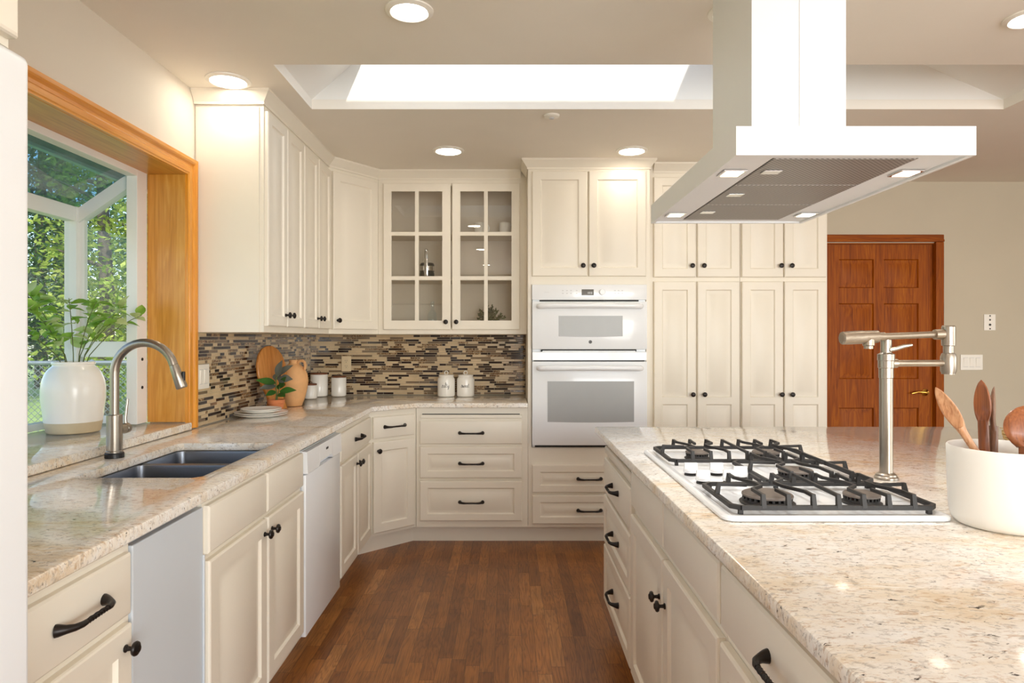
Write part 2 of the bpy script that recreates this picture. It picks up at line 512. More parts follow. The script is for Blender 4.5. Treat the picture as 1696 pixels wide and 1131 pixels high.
    def slab(s, outline, z0, z1, holes=(), bev=0.004):
        """flat slab with eased top edge; polygons counter-clockwise"""
        bm = s.bm
        def inset(poly, d):
            P = [Vector(p) for p in poly]; n = len(P); out = []
            for i in range(n):
                d0 = (P[i] - P[i - 1]).normalized(); d1 = (P[(i + 1) % n] - P[i]).normalized()
                n0 = Vector((-d0.y, d0.x)); n1 = Vector((-d1.y, d1.x))
                m = n0 + n1; m = m / max(0.2, m.dot(n0))
                out.append(P[i] + m * d)
            return out
        top_edges, bot_edges = [], []
        for k, poly in enumerate([outline] + list(holes)):
            loops = []
            for d, z in ((bev * 0.6, z0), (0, z0 + bev * 0.6), (0, z1 - bev), (bev * 0.3, z1 - bev * 0.3), (bev, z1)):
                loops.append([bm.verts.new((p.x, p.y, z)) for p in inset(poly, d)])
            n = len(poly)
            for a, b in zip(loops, loops[1:]):
                for i in range(n):
                    s.face([a[i], a[(i + 1) % n], b[(i + 1) % n], b[i]])
            for lp, es in ((loops[0], bot_edges), (loops[-1], top_edges)):
                for i in range(n):
                    e = bm.edges.get((lp[i], lp[(i + 1) % n]))
                    es.append(e)
        bmesh.ops.triangle_fill(bm, use_beauty=True, use_dissolve=False, edges=top_edges)
        bmesh.ops.triangle_fill(bm, use_beauty=True, use_dissolve=False, edges=bot_edges)
        return s
    def out(s, name, mat, parent=None, smooth=30, loc=None, recalc=True):
        bm = s.bm
        if recalc:
            bmesh.ops.recalc_face_normals(bm, faces=list(bm.faces))
        me = bpy.data.meshes.new(name)
        bm.to_mesh(me); bm.free()
        for m in (mat if isinstance(mat, (list, tuple)) else [mat]):
            me.materials.append(M[m])
        if smooth:
            me.polygons.foreach_set('use_smooth', [True] * len(me.polygons))
            me.set_sharp_from_angle(angle=R(smooth))
        o = bpy.data.objects.new(name, me); COL.objects.link(o)
        if parent is not None: o.parent = parent
        if loc is not None: o.location = loc
        return o

def tag(o, label, cat, group=None, kind=None):
    o['label'] = label; o['category'] = cat
    if group: o['group'] = group
    if kind: o['kind'] = kind
    return o

def thing(name, label, cat, loc=(0, 0, 0), rz=0.0, group=None):
    o = bpy.data.objects.new(name, None); COL.objects.link(o)
    o.empty_display_size = 0.1
    o.location = loc; o.rotation_euler = (0, 0, rz)
    return tag(o, label, cat, group)

def struct(o):
    o['kind'] = 'structure'; return o

def copy_tree(o, parent=None):
    c = o.copy(); COL.objects.link(c)
    if parent is not None: c.parent = parent
    for ch in list(o.children): copy_tree(ch, c)
    return c

# ------------------------------------------------------------------ room shell
CZ = 2.505          # ceiling height
XL, YB = -1.48, 4.95
XR, YF = 5.5, -3.0

b = MB(); b.box(XL - 0.17, YF - 0.15, -0.06, XR + 0.15, YB + 0.15, 0.0)
struct(b.out('floor', 'floor', smooth=0))

# ceiling with the skylight opening
SX0, SX1, SY0, SY1 = -1.0, 2.52, 2.83, 3.38
b = MB()
b.slab([(XL - 0.17, YF - 0.15), (XR + 0.15, YF - 0.15), (XR + 0.15, YB + 0.15), (XL - 0.17, YB + 0.15)], CZ, CZ + 0.05,
       holes=[[(SX0, SY0), (SX0, SY1), (SX1, SY1), (SX1, SY0)]], bev=0.0005)
struct(b.out('ceiling', 'ceil', smooth=0))

# skylight shaft: splayed ends, glazing at the top
WZ = 3.16; GX0, GX1 = -0.70, 1.12; GY0, GY1 = 2.83, 3.38
b = MB()
bot = [(SX0, SY0, CZ + .05), (SX1, SY0, CZ + .05), (SX1, SY1, CZ + .05), (SX0, SY1, CZ + .05)]
top = [(GX0, GY0, WZ), (GX1, GY0, WZ), (GX1, GY1, WZ), (GX0, GY1, WZ)]
boto = [(SX0 - .1, SY0 - .06, CZ + .05), (SX1 + .1, SY0 - .06, CZ + .05), (SX1 + .1, SY1 + .06, CZ + .05), (SX0 - .1, SY1 + .06, CZ + .05)]
topo = [(GX0 - .1, GY0 - .06, WZ), (GX1 + .1, GY0 - .06, WZ), (GX1 + .1, GY1 + .06, WZ), (GX0 - .1, GY1 + .06, WZ)]
kx = 2.52 - 1.40 * (2.80 - CZ - .05) / (WZ - CZ - .05)
mid = [(-.72, GY0, 2.80), (kx, GY0, 2.80), (kx, GY1, 2.80), (-.72, GY1, 2.80)]
mido = [(-.82, GY0 - .06, 2.80), (kx + .1, GY0 - .06, 2.80), (kx + .1, GY1 + .06, 2.80), (-.82, GY1 + .06, 2.80)]
b.rings([bot, mid, top, topo, mido, boto, bot], True, False, False)
shaft = struct(b.out('ceiling_shaft', 'well', smooth=0))
sk = struct(thing('window_2', 'roof skylight glazing over the ceiling shaft', 'skylight', (0.21, 3.1, WZ)))
sk['kind'] = 'structure'
b = MB()
for (x0, y0, x1, y1) in ((-.95, -.31, .95, -.27), (-.95, .27, .95, .31), (-.95, -.27, -.91, .27), (.91, -.27, .95, .27)):
    b.box(x0, y0, 0.001, x1, y1, 0.05)
b.out('frame', 'vinyl', sk, 0)
b = MB(); b.box(-.91, -.27, .02, .91, .27, .026); b.out('pane', 'glass', sk, 0)

# back wall (door opening on the right), left wall with the window opening, unseen other walls with openings invented for the fill lights
DX0, DX1, DZ = 2.36, 3.175, 2.05
b = MB()
b.box(XL - 0.17, YB, 0, DX0, YB + .12, CZ); b.box(DX1, YB, 0, XR + .15, YB + .12, CZ)
b.box(DX0, YB, DZ, DX1, YB + .12, CZ)
struct(b.out('wall_back', 'wallr', smooth=0))
WY0, WY1, WZ0, WZ1 = 1.15, 3.06, 0.922, 2.11
b = MB()
b.box(XL - .17, YF, 0, XL, WY0, CZ); b.box(XL - .17, WY1, 0, XL, YB, CZ)
b.box(XL - .17, WY0, 0, XL, WY1, WZ0); b.box(XL - .17, WY0, WZ1, XL, WY1, CZ)
struct(b.out('wall_left', 'wall', smooth=0))
b = MB()
b.box(XR, YF, 0, XR + .15, -0.9, CZ); b.box(XR, 2.1, 0, XR + .15, YB, CZ)
b.box(XR, -0.9, 0, XR + .15, 2.1, 0.4); b.box(XR, -0.9, 2.3, XR + .15, 2.1, CZ)
struct(b.out('wall_right', 'wallr', smooth=0))
b = MB()
b.box(XL - .17, YF - .15, 0, .35, YF, CZ); b.box(4.5, YF - .15, 0, XR + .15, YF, CZ)
b.box(.35, YF - .15, 0, 4.5, YF, 0.4); b.box(.35, YF - .15, 2.3, 4.5, YF, CZ)
struct(b.out('wall_front', 'wallr', smooth=0))
b = MB(); b.box(DX1 + .06, YB - .015, 0, XR, YB, 0.1, .004)
struct(b.out('baseboard_back', 'cab', smooth=0))

# toe kick boards under the base cabinets
b = MB(); b.sweep([(-.93, 1.02), (-.93, 4.11), (-.632, 4.395), (.92, 4.395)], [(0, 0), (0, .108), (-.015, .108), (-.015, 0)])
struct(b.out('baseboard_left', 'cab', smooth=0))

# six panel fir door
def panel_board(b, w, h, t, holes, edge=0.004, pt=0.0, slope=0.028, floor_d=0.009, lift=0.006, edge_d=None, open_holes=False, x0=0.0, z0=0.0, y0=0.0):
    """board lying in x,z; front at y=y0-t, back at y=y0; holes: (x0,z0,x1,z1) fields that carry raised panels"""
    bm = b.bm
    ed = edge if edge_d is None else edge_d
    xs = sorted({edge, w - edge} | {v for q in holes for v in (q[0], q[2])})
    zs = sorted({edge, h - edge} | {v for q in holes for v in (q[1], q[3])})
    vv = {}
    def V(x, y, z):
        k = (round(x, 6), round(y, 6), round(z, 6))
        if k not in vv: vv[k] = bm.verts.new((x0 + x, y0 + y, z0 + z))
        return vv[k]
    inside = lambda x, z: any(q[0] < x < q[2] and q[1] < z < q[3] for q in holes)
    for xa, xb in zip(xs, xs[1:]):
        for za, zb in zip(zs, zs[1:]):
            if inside((xa + xb) / 2, (za + zb) / 2): continue
            b.face([V(xa, -t, za), V(xb, -t, za), V(xb, -t, zb), V(xa, -t, zb)])
            if open_holes:
                b.face([V(xa, 0, za), V(xa, 0, zb), V(xb, 0, zb), V(xb, 0, za)])
    def border(lo, hi, seq, y):
        return [(x, y, lo[1]) for x in seq[0]] + [(hi[0], y, z) for z in seq[1][1:]] + [(x, y, hi[1]) for x in reversed(seq[0][:-1])] + [(lo[0], y, z) for z in reversed(seq[1][1:-1])]
    front = border((edge, edge), (w - edge, h - edge), (xs, zs), -t)
    def outer(p, y, d):
        # same loop pushed out to the board's edge
        x = 0 + d if abs(p[0] - edge) < 1e-7 else (w - d if abs(p[0] - (w - edge)) < 1e-7 else p[0])
        z = 0 + d if abs(p[2] - edge) < 1e-7 else (h - d if abs(p[2] - (h - edge)) < 1e-7 else p[2])
        return (x, y, z)
    loops = [front, [outer(p, -t + ed * 0.35, edge * 0.35) for p in front], [outer(p, -t + ed, 0) for p in front]]
    if open_holes:
        loops.append([outer(p, 0, 0) for p in front])
        loops.append([(p[0], 0, p[2]) for p in front])
    else:
        loops.append([outer(p, 0, 0) for p in front])
    n = len(front)
    for a, c in zip(loops, loops[1:]):
        for i in range(n):
            b.face([V(*a[(i + 1) % n]), V(*a[i]), V(*c[i]), V(*c[(i + 1) % n])])
    if not open_holes:
        b.face([V(*p) for p in reversed(loops[-1])])
    for (xa, za, xb, zb) in holes:
        if open_holes:
            sx = [x for x in xs if xa - 1e-7 <= x <= xb + 1e-7]; sz = [z for z in zs if za - 1e-7 <= z <= zb + 1e-7]
            fr = border((xa, za), (xb, zb), (sx, sz), -t)
            bk = [(p[0], 0, p[2]) for p in fr]
            m = len(fr)
            for i in range(m):
                b.face([V(*fr[i]), V(*fr[(i + 1) % m]), V(*bk[(i + 1) % m]), V(*bk[i])])
            continue
        sx = [x for x in xs if xa - 1e-7 <= x <= xb + 1e-7]; sz = [z for z in zs if za - 1e-7 <= z <= zb + 1e-7]
        fr = border((xa, za), (xb, zb), (sx, sz), -t)
        cur = [V(*p) for p in fr]
        m = len(fr)
        def ring(d, y):
            o = []
            for p in fr:
                x = min(max(p[0], xa + d), xb - d); z = min(max(p[2], za + d), zb - d)
                o.append(bm.verts.new((x0 + x, y0 + y, z0 + z)))
            return o
        dmax = min(xb - xa, zb - za) / 2 - 0.006
        sl = min(slope, dmax - 0.012)
        for d, y in ((0.003, -t + floor_d * 0.6), (0.007, -t + floor_d), (0.011, -t + floor_d), (0.011 + sl, -t + floor_d - lift), (0.014 + sl, -t + floor_d - lift - .0012)):
            nx = ring(d, y)
            for i in range(m):
                b.face([cur[i], cur[(i + 1) % m], nx[(i + 1) % m], nx[i]])
            cur = nx
        b.face(cur)
    return b

dr = struct(thing('door_1', 'red brown six panel fir door with brass lever', 'door', (DX0 + .005, YB + .05, 0.0)))
b = MB(); Wd, Hd = .805, 2.04
pcols = ((.105, .365), (.44, .70))
holes = [(a, z0, c, z1) for a, c in pcols for z0, z1 in ((.20, .82), (1.035, 1.60), (1.715, 1.93))]
panel_board(b, Wd, Hd, .038, holes, edge=.002, floor_d=.012, lift=.008, slope=.03)
b.out('slab', 'door', dr, 25)
b = MB()
hx, hz = .745, .935
b.lathe([(.026, 0), (.026, -.006), (.018, -.010), (.011, -.014), (.011, -.040), (.0, -.042)], (hx, -.038, hz), 'y', 20)
b.tube([(hx, -.072, hz), (hx - .03, -.076, hz + .004), (hx - .07, -.074, hz + .006), (hx - .10, -.070, hz - .002), (hx - .115, -.068, hz - .006)], [.010, .010, .008, .007, .005], 10)
b.out('lever', 'brass', dr)
b = MB()
b.box(.808, -.05, 0, .872, -.068, Hd + .015, .004); b.box(.808, -.064, 0, .835, -.074, Hd + .015, .003)
b.box(-.07, -.05, 0, -.008, -.068, Hd + .015, .004)
b.out('casing_side', 'door', dr, 0)
b = MB(); b.box(-.07, -.05, Hd + .0155, .872, -.068, Hd + .07, .004); b.box(-.07, -.064, Hd + .0155, .872, -.074, Hd + .034, .003)
b.out('casing_head', 'doorh', dr, 0)
b = MB(); b.box(.8054, -.0505, 0, .8095, .0, 2.049); b.out('jamb', 'door', dr, 0)
b = MB(); b.box(.0, -.0505, 2.0405, .8053, .0, 2.0495); b.out('head_jamb', 'doorh', dr, 0)

# ------------------------------------------------------------------ garden window
gw = struct(thing('window_1', 'white framed garden window projecting over the sink', 'window', (0, 0, 0)))
YW = 3.02       # far wing plane
XO = -1.99      # outer front plane
ZS = 0.956      # sill top
b = MB()        # frame: posts, rails
b.box(-1.70, 2.955, ZS, -1.652, 3.038, 2.098, .002)              # inner post at far jamb
b.box(-1.70, 1.155, ZS, -1.652, 1.25, 2.098, .002)
b.box(-1.70, 1.25, 2.062, -1.652, 2.955, 2.098, .002)            # inner head
b.box(XO, 2.975, ZS, XO + .055, 3.035, 1.93, .002)                 # outer corner post
b.box(XO, 1.155, ZS, XO + .055, 1.21, 1.93, .002)
b.box(XO, 1.21, 1.865, XO + .05, 2.975, 1.93, .002)              # outer head
b.box(XO, 1.21, ZS, XO + .04, 2.975, ZS + .03, .002)
for yy in (2.985, 1.165):                                          # sloping side rails
    p = [(-1.70, 2.087), (XO + .055, 1.925), (XO + .055, 1.86), (-1.70, 2.022)]
    b.rings([[(x, yy, z) for x, z in p], [(x, yy + .045, z) for x, z in p]])
b.box(XO + .055, 2.99, 1.255, -1.70, 3.03, 1.325, .002)          # wing mid rail
b.box(XO + .055, 2.99, ZS, -1.70, 3.03, ZS + .035, .002)
b.box(XO + .055, 2.998, 1.325, XO + .075, 3.022, 1.90); b.box(-1.72, 2.998, 1.325, -1.70, 3.022, 1.99)
b.out('frame', 'vinyl', gw, 0)
b = MB()
for z in (1.245, 1.118):
    b.lathe([(.007, 0), (.007, .003), (0, .004)], (-1.652, 2.995, z), 'x', 12)
b.out('bolt', 'dark', gw)
b = MB(); b.box(XO + .055, 3.008, ZS + .035, -1.70, 3.013, 1.255); b.box(XO + .075, 3.008, 1.325, -1.72, 3.013, 1.89)
p = [(-1.72, 2.012), (XO + .075, 1.885), (XO + .075, 1.88), (-1.72, 1.88)]
b.out('pane', 'glass', gw, 0)
b = MB(); b.rings([[(x, 3.008, z) for x, z in p], [(x, 3.013, z) for x, z in p]]); b.out('pane', 'glass', gw, 0)
b = MB(); b.box(XO + .018, 1.21, ZS + .03, XO + .024, 2.975, 1.865); b.out('pane', 'glass', gw, 0)
b = MB()
p = [(-1.665, 2.099), (XO + .01, 1.930), (XO + .01, 1.936), (-1.665, 2.105)]
b.rings([[(x, 1.16, z) for x, z in p], [(x, 3.03, z) for x, z in p]])
b.out('sloped_pane', 'glassdust', gw, 0)
# fir lining and casing
b = MB(); b.box(-1.652, 3.04, ZS, XL, 3.0595, 2.09); b.out('jamb', 'fir', gw, 0)
b = MB(); b.box(-1.652, 1.1505, ZS, XL, 1.17, 2.09); b.out('jamb', 'fir', gw, 0)
b = MB(); b.box(-1.652, 1.1505, 2.0905, XL, 3.0595, 2.1095); b.out('head_jamb', 'firh', gw, 0)
prof = [(0, .0), (.013, .0), (.013, .006), (.017, .010), (.017, .030), (.012, .036), (.012, .048), (.021, .056), (.024, .062), (.024, .076), (0, .076)]
b = MB()   # vertical casing: profile across Y, extruded in Z with a mitred head
x = lambda o: XL + o
b.rings([[(x(o), 3.042 + w, 0.9225) for o, w in prof], [(x(o), 3.042 + w, 2.092 + w) for o, w in prof]])
b.out('casing_side', 'case', gw, 20)
b = MB()
b.rings([[(x(o), 1.168 - w, 0.9225) for o, w in prof], [(x(o), 1.168 - w, 2.092 + w) for o, w in prof]])
b.out('casing_side', 'case', gw, 20)
b = MB()
b.rings([[(x(o), 1.168 - w, 2.092 + w) for o, w in prof], [(x(o), 3.042 + w, 2.092 + w) for o, w in prof]])
b.out('casing_head', 'caseh', gw, 20)

# ------------------------------------------------------------------ hardware and cabinet fronts
def knob(parent, x, z, y=0.0):
    b = MB()
    b.lathe([(.008, 0), (.0085, -.003), (.0055, -.006), (.0045, -.014), (.007, -.018), (.0145, -.020), (.016, -.024), (.0145, -.0275), (.009, -.030), (.0, -.031)], (x, y, z), 'y', 20)
    b.lathe([(.0075, -.0295), (.0075, -.032), (.005, -.0325), (.0, -.0325)], (x, y, z), 'y', 14)
    return b.out('knob', 'bronze', parent)

def pull(parent, x, z, y=0.0, L=.128):
    b = MB()
    h = L / 2
    for sgn in (-1, 1):
        b.tube([(x + sgn * (h + .010), y, z), (x + sgn * (h + .008), y - .006, z), (x + sgn * (h + .003), y - .016, z), (x + sgn * (h - .006), y - .027, z), (x + sgn * (h - .020), y - .0325, z), (x + sgn * (h - .030), y - .033, z)],
               [.0125, .0115, .0085, .0068, .0062, .0055], 14)
    pts = [(x - h + .028 + (2 * h - .056) * i / 24, y - .033, z) for i in range(25)]
    b.tube(pts, [.0052 + .0009 * (i % 2) for i in range(25)], 5, twist=.42)
    return b.out('pull', 'bronze', parent, 40)

def front(parent, name, x0, x1, z0, z1, style='raised', kn=None, pl=None, stile=.055, rails=(), t=.02, label=None, y0=-.0005):
    b = MB()
    w, h = x1 - x0, z1 - z0
    if style == 'flat':
        panel_board(b, w, h, t, [], edge=.014, edge_d=.007, x0=x0, z0=z0, y0=y0)
    elif style == 'raised':
        panel_board(b, w, h, t, [(stile, stile, w - stile, h - stile)], edge=.006, edge_d=.006, x0=x0, z0=z0, y0=y0)
    elif style == 'drawer':
        panel_board(b, w, h, t, [(.05, .045, w - .05, h - .045)], edge=.006, edge_d=.006, slope=.02, x0=x0, z0=z0, y0=y0)
    elif style == 'double':
        hs = []
        zz = [stile] + [v for r in rails for v in r] + [h - stile]
        for i in range(0, len(zz), 2): hs.append((stile, zz[i], w - stile, zz[i + 1]))
        panel_board(b, w, h, t, hs, edge=.006, edge_d=.006, x0=x0, z0=z0, y0=y0)
    o = b.out(name, 'cab', parent, 25)
    if kn: knob(o, kn[0], kn[1], y0 - t + .0005)
    if pl: pull(o, pl[0], pl[1], y0 - t + .0005)
    return o

def carcass(parent, w, d, z0, z1, top=True, name='body'):
    b = MB()
    g = .0007
    b.box(g, 0, z0, w - g, .02, z1)                       # face frame
    b.box(g, .0201, z0, .018, d, z1); b.box(w - .018, .0201, z0, w - g, d, z1)
    b.box(.0181, .0201, z0, w - .0181, d, z0 + .018)
    if top: b.box(.0181, .0201, z1 - .018, w - .0181, d, z1)
    b.box(.0181, d - .006, z0 + .0181, w - .0181, d, z1 - .0181)
    return b.out(name, 'cab', parent, 0)

HB = 0.888     # top of base cabinets
LX = -.86      # left run face frame
def left_unit(name, label, y0, y1):
    return thing(name, label, 'cabinet', (LX, y0, 0), R(90))

# near left: drawer over door
t = left_unit('base_cabinet', 'cream base cabinet beside the white refrigerator with one drawer over a door', 1.0, 1.503)
carcass(t, .503, .6, .11, HB)
front(t, 'drawer', .015, .485, .725, .862, 'flat', pl=(.305, .797))
front(t, 'door', .015, .485, .13, .705, 'raised', kn=(.455, .66))
# grey blank panel
t = thing('appliance_panel', 'pale grey blank panel under the counter left of the sink doors', 'panel', (LX, 1.507, 0), R(90))
b = MB(); b.box(.003, -.006, .09, .352, .55, .868, .003)
b.box(.345, -.012, .09, .352, -.006, .735, .002)
b.out('front_panel', 'panelgrey', t, 0)
# sink base: two false fronts, two doors
t = left_unit('sink_cabinet', 'cream sink base cabinet with two doors under two plain false fronts', 1.862, 2.742)
carcass(t, .88, .6, .11, HB, top=False)
front(t, 'false_front', .008, .452, .732, .868, 'flat'); front(t, 'false_front', .466, .868, .732, .868, 'flat')
front(t, 'door', .008, .452, .13, .712, 'raised', kn=(.424, .665)); front(t, 'door', .466, .868, .13, .712, 'raised', kn=(.494, .665))
# dishwasher
t = thing('dishwasher', 'white dishwasher with pocket handle between sink cabinet and corner cabinets', 'dishwasher', (LX, 2.746, 0), R(90))
b = MB(); b.box(.004, 0, .10, .562, .56, .872); b.out('body', 'app', t, 0)
b = MB(); b.box(.004, -.022, .10, .562, -.0005, .772, .005); b.out('door', 'app', t, 30)
b = MB()
zs = lambda u: .778 if (u < .17 or u > .40) else .798
us = [.004, .17, .19, .38, .40, .562]
zb = [.778, .778, .797, .797, .778, .778]
fr = []
for y, dz in ((-.0005, 0), (-.024, 0), (-.030, .012), (-.030, 0)):
    pass
lo_f = [(u, -.030, z) for u, z in zip(us, zb)]; hi_f = [(u, -.026, .868) for u in us]
lo_b = [(u, -.0005, z) for u, z in zip(us, zb)]; hi_b = [(u, -.0005, .870) for u in us]
b.rings([lo_f, hi_f, hi_b, lo_b, lo_f], False, False, False)
b.face([b.bm.verts.new(p) for p in (lo_f[0], hi_f[0], hi_b[0], lo_b[0])]); b.face([b.bm.verts.new(p) for p in (lo_f[-1], hi_f[-1], hi_b[-1], lo_b[-1])])
bmesh.ops.remove_doubles(b.bm, verts=list(b.bm.verts), dist=1e-5)
b.out('control_panel', 'white', t, 0)
b = MB(); b.box(.285, -.0295, .832, .32, -.0285, .842); b.out('display', 'ink', t, 0)
# corner cabinet on the left run: drawer over two doors
t = left_unit('base_cabinet', 'cream base cabinet right of the dishwasher with one drawer over two doors', 3.314, 4.098)
carcass(t, .784, .6, .11, HB)
front(t, 'drawer', .03, .764, .715, .856, 'flat', pl=(.397, .786))
front(t, 'door', .03, .391, .13, .695, 'raised', kn=(.364, .645)); front(t, 'door', .404, .764, .13, .695, 'raised', kn=(.431, .645))
# diagonal corner base
P0, P1 = Vector((-.86, 4.10)), Vector((-.602, 4.33))
dl = (P1 - P0).length; da = math.atan2(P1.y - P0.y, P1.x - P0.x)
def tolocal(p, o, a):
    d = Vector(p) - o
    return (d.x * math.cos(a) + d.y * math.sin(a), -d.x * math.sin(a) + d.y * math.cos(a))
t = thing('corner_cabinet', 'cream diagonal corner base cabinet with one drawer over one door', 'cabinet', (P0.x, P0.y, 0), da)
b = MB(); b.prism([tolocal(p, P0, da) for p in (P0 + Vector((.0, .001)), P1 + Vector((-.001, .001)), Vector((-.603, 4.94)), Vector((-1.47, 4.94)), Vector((-1.47, 4.101)))], .11, HB)
b.out('body', 'cab', t, 0)
front(t, 'drawer', .022, dl - .022, .715, .85, 'flat', pl=(dl / 2, .785))
front(t, 'door', .022, dl - .022, .13, .695, 'raised', kn=(.052, .64))
# back drawers with a pull-out board
YL = 4.33
t = thing('drawer_cabinet', 'cream base cabinet with three drawers under a pull-out board beside the ovens', 'cabinet', (-.601, YL, 0))
carcass(t, .729, .6, .11, HB)
front(t, 'drawer', .025, .69, .652, .803, 'flat', pl=(.36, .725))
front(t, 'drawer', .025, .69, .431, .635, 'drawer', pl=(.36, .527))
front(t, 'drawer', .025, .69, .153, .413, 'drawer', pl=(.36, .276))
b = MB(); b.box(.028, -.012, .819, .69, -.0005, .842, .004); b.out('breadboard', 'cab', t, 0)
b = MB(); b.box(.04, -.006, .8425, .675, -.0005, .8475); b.out('slot', 'dark', t, 0)

# ------------------------------------------------------------------ oven tower
TX0, TX1 = .1285, .921
t = thing('oven_cabinet', 'tall cream cabinet tower holding the white ovens with two doors above and two drawers below', 'cabinet', (TX0, YL, 0))
w = TX1 - TX0
b = MB()
b.box(0, 0, .11, .0225, .60, 2.50); b.box(w - .0225, 0, .11, w, .60, 2.50)
b.box(.0226, .0, .11, w - .0226, .02, .628); b.box(.0226, 0, 1.689, w - .0226, .02, 2.50)
b.box(.0226, .0201, .11, w - .0226, .594, .128); b.box(.0226, .0201, .60, w - .0226, .594, .618); b.box(.0226, .0201, 1.70, w - .0226, .594, 1.718)
b.box(.0226, .5941, .11, w - .0226, .60, 2.50)
b.out('body', 'cab', t, 0)
front(t, 'door', .026, .384, 1.742, 2.425, 'raised', kn=(.355, 1.81)); front(t, 'door', .394, .766, 1.742, 2.425, 'raised', kn=(.424, 1.81))
front(t, 'drawer', .026, .766, .337, .517, 'drawer', pl=(.398, .427)); front(t, 'drawer', .026, .766, .133, .321, 'drawer', pl=(.398, .222))
# the ovens
t = thing('wall_oven', 'white built-in double wall oven with two grey windows', 'oven', (TX0 + .024, YL, 0))
ow = w - .048
b = MB(); b.box(.004, -.004, .632, ow - .004, .55, 1.685); b.out('housing', 'app', t, 0)
b = MB(); b.box(0, -.030, 1.588, ow, -.0045, 1.687, .004); cp = b.out('control_panel', 'white', t, 30)
b = MB(); b.box(.322, -.0315, 1.618, .400, -.0303, 1.656); b.out('display', 'display', cp, 0)
b = MB()
for i, ch in enumerate((1, 1, 1)):
    b.box(.362 + i * .011, -.0322, 1.626, .368 + i * .011, -.0316, 1.640)
b.out('display_lettering', 'faint', cp, 0)
b = MB(); b.lathe([(.020, 0), (.020, -.014), (.017, -.018), (0, -.018)], (.455, -.0302, 1.638), 'y', 24); b.out('dial', 'white', cp)
for grp in ((.195, .222, .248), (.285,), (.533, .556, .580)):
    for z in (1.628, 1.646):
        for x0 in grp:
            b = MB(); b.box(x0, -.0309, z, x0 + .010, -.0303, z + .004); b.out('button', 'faint', cp, 0)
b = MB(); b.tube([(.080 + .0022 * k, -.0306, 1.637 + .0022 * math.sin(k * 1.9)) for k in range(15)], .0006, 5); b.out('panel_lettering', 'faint', cp, 0)
b = MB(); b.box(.05, -.012, 1.5795, ow - .05, -.0045, 1.5875); b.out('vent_gap', 'dark', t, 0)
def oven_door(z0, z1, wx0, wx1, wz0, wz1, hz, name):
    b = MB(); b.box(.001, -.045, z0, ow - .001, -.0045, z1, .005); d = b.out('oven_door', 'white', t, 30)
    b = MB()
    n = 10; top = []; bo = []
    for i in range(n + 1):
        u = i / n; x = wx0 + (wx1 - wx0) * u
        bo.append((x, -.0462, wz0 - .004 * math.sin(PI * u)))
    pts = bo + [(wx1, -.0462, wz1), (wx0, -.0462, wz1)]
    b.rings([[(p[0], -.0452, p[2]) for p in pts], pts])
    b.out('window', 'ovenglass', d, 0)
    b = MB()
    hp = [(.045, -.050, hz), (.047, -.075, hz), (.06, -.092, hz), (.10, -.098, hz + .002), (ow / 2, -.103, hz + .004), (ow - .10, -.098, hz + .002), (ow - .06, -.092, hz), (ow - .047, -.075, hz), (ow - .045, -.046, hz)]
    b.tube(hp, [.017, .017, .018, .018, .018, .018, .018, .017, .017], 14)
    b.out('handle', 'white', d, 50)
    return d
d = oven_door(1.268, 1.576, .172, .585, 1.352, 1.484, 1.545, 'upper')
b = MB()   # round maker's badge
b.lathe([(.011, 0), (.011, -.002), (.0, -.002)], (ow / 2 + .004, -.0452, 1.316), 'y', 24)
b.out('badge', 'ink', d)
b = MB()
c = (ow / 2 + .004, -.0474, 1.316)
b.tube([(c[0] + .0088 * math.cos(a * PI / 12), c[1], c[2] + .0088 * math.sin(a * PI / 12)) for a in range(25)], .0006, 6)
b.tube([(c[0] - .001, c[1], c[2] + .003), (c[0] - .004, c[1], c[2] + .004), (c[0] - .005, c[1], c[2] - .002), (c[0] - .002, c[1], c[2] - .004), (c[0] - .001, c[1], c[2] - .0005), (c[0] - .003, c[1], c[2] - .0005)], .0006, 6)
b.tube([(c[0] + .0045, c[1], c[2] + .0035), (c[0] + .0015, c[1], c[2] + .004), (c[0] + .002, c[1], c[2] + .0003), (c[0] + .0035, c[1], c[2] + .0003), (c[0] + .0015, c[1], c[2] - .0005), (c[0] + .002, c[1], c[2] - .0042), (c[0] + .005, c[1], c[2] - .003)], .0006, 6)
b.out('badge_monogram', 'faint', d)
b = MB(); b.box(.06, -.020, 1.2535, ow - .066, -.0045, 1.267); b.out('vent_gap', 'dark', t, 0)
b = MB(); b.box(.001, -.034, 1.196, ow - .001, -.0045, 1.252, .004); b.box(.068, -.030, 1.2525, ow - .074, -.0045, 1.259, .001); b.out('trim_strip', 'white', t, 0)
b = MB(); b.box(.012, -.020, 1.190, ow - .012, -.0045, 1.1955); b.out('vent_gap', 'dark', t, 0)
oven_door(.648, 1.189, .10, .658, .80, 1.062, 1.147, 'lower')
b = MB(); b.box(.020, -.020, .633, ow - .020, -.0045, .647); b.out('vent_gap', 'dark', t, 0)

# ------------------------------------------------------------------ pantry
YP = 4.43
def pantry(x0, x1, dx, label, knobs):
    t = thing('pantry_cabinet', label, 'cabinet', (x0, YP, 0))
    w = x1 - x0
    carcass(t, w, .50, .11, 2.50)
    for (a, c), kx in zip(dx, knobs):
        front(t, 'upper_door', a - x0, c - x0, 1.745, 2.41, 'raised', kn=(kx - x0, 1.82))
        front(t, 'tall_door', a - x0, c - x0, .13, 1.717, 'double', kn=(kx - x0 + .004, .967), rails=((.771, .817),))
    b = MB(); b.box(.01, .07, 0, w - .01, .085, .109); b.out('toe_kick', 'cab', t, 0)
pantry(.925, 1.5435, ((.966, 1.246), (1.256, 1.537)), 'tall cream pantry cabinet next to the oven tower with four doors', (1.218, 1.295))
pantry(1.5445, 2.126, ((1.551, 1.826), (1.834, 2.113)), 'tall cream pantry cabinet next to the wooden door with four doors', (1.806, 1.876))

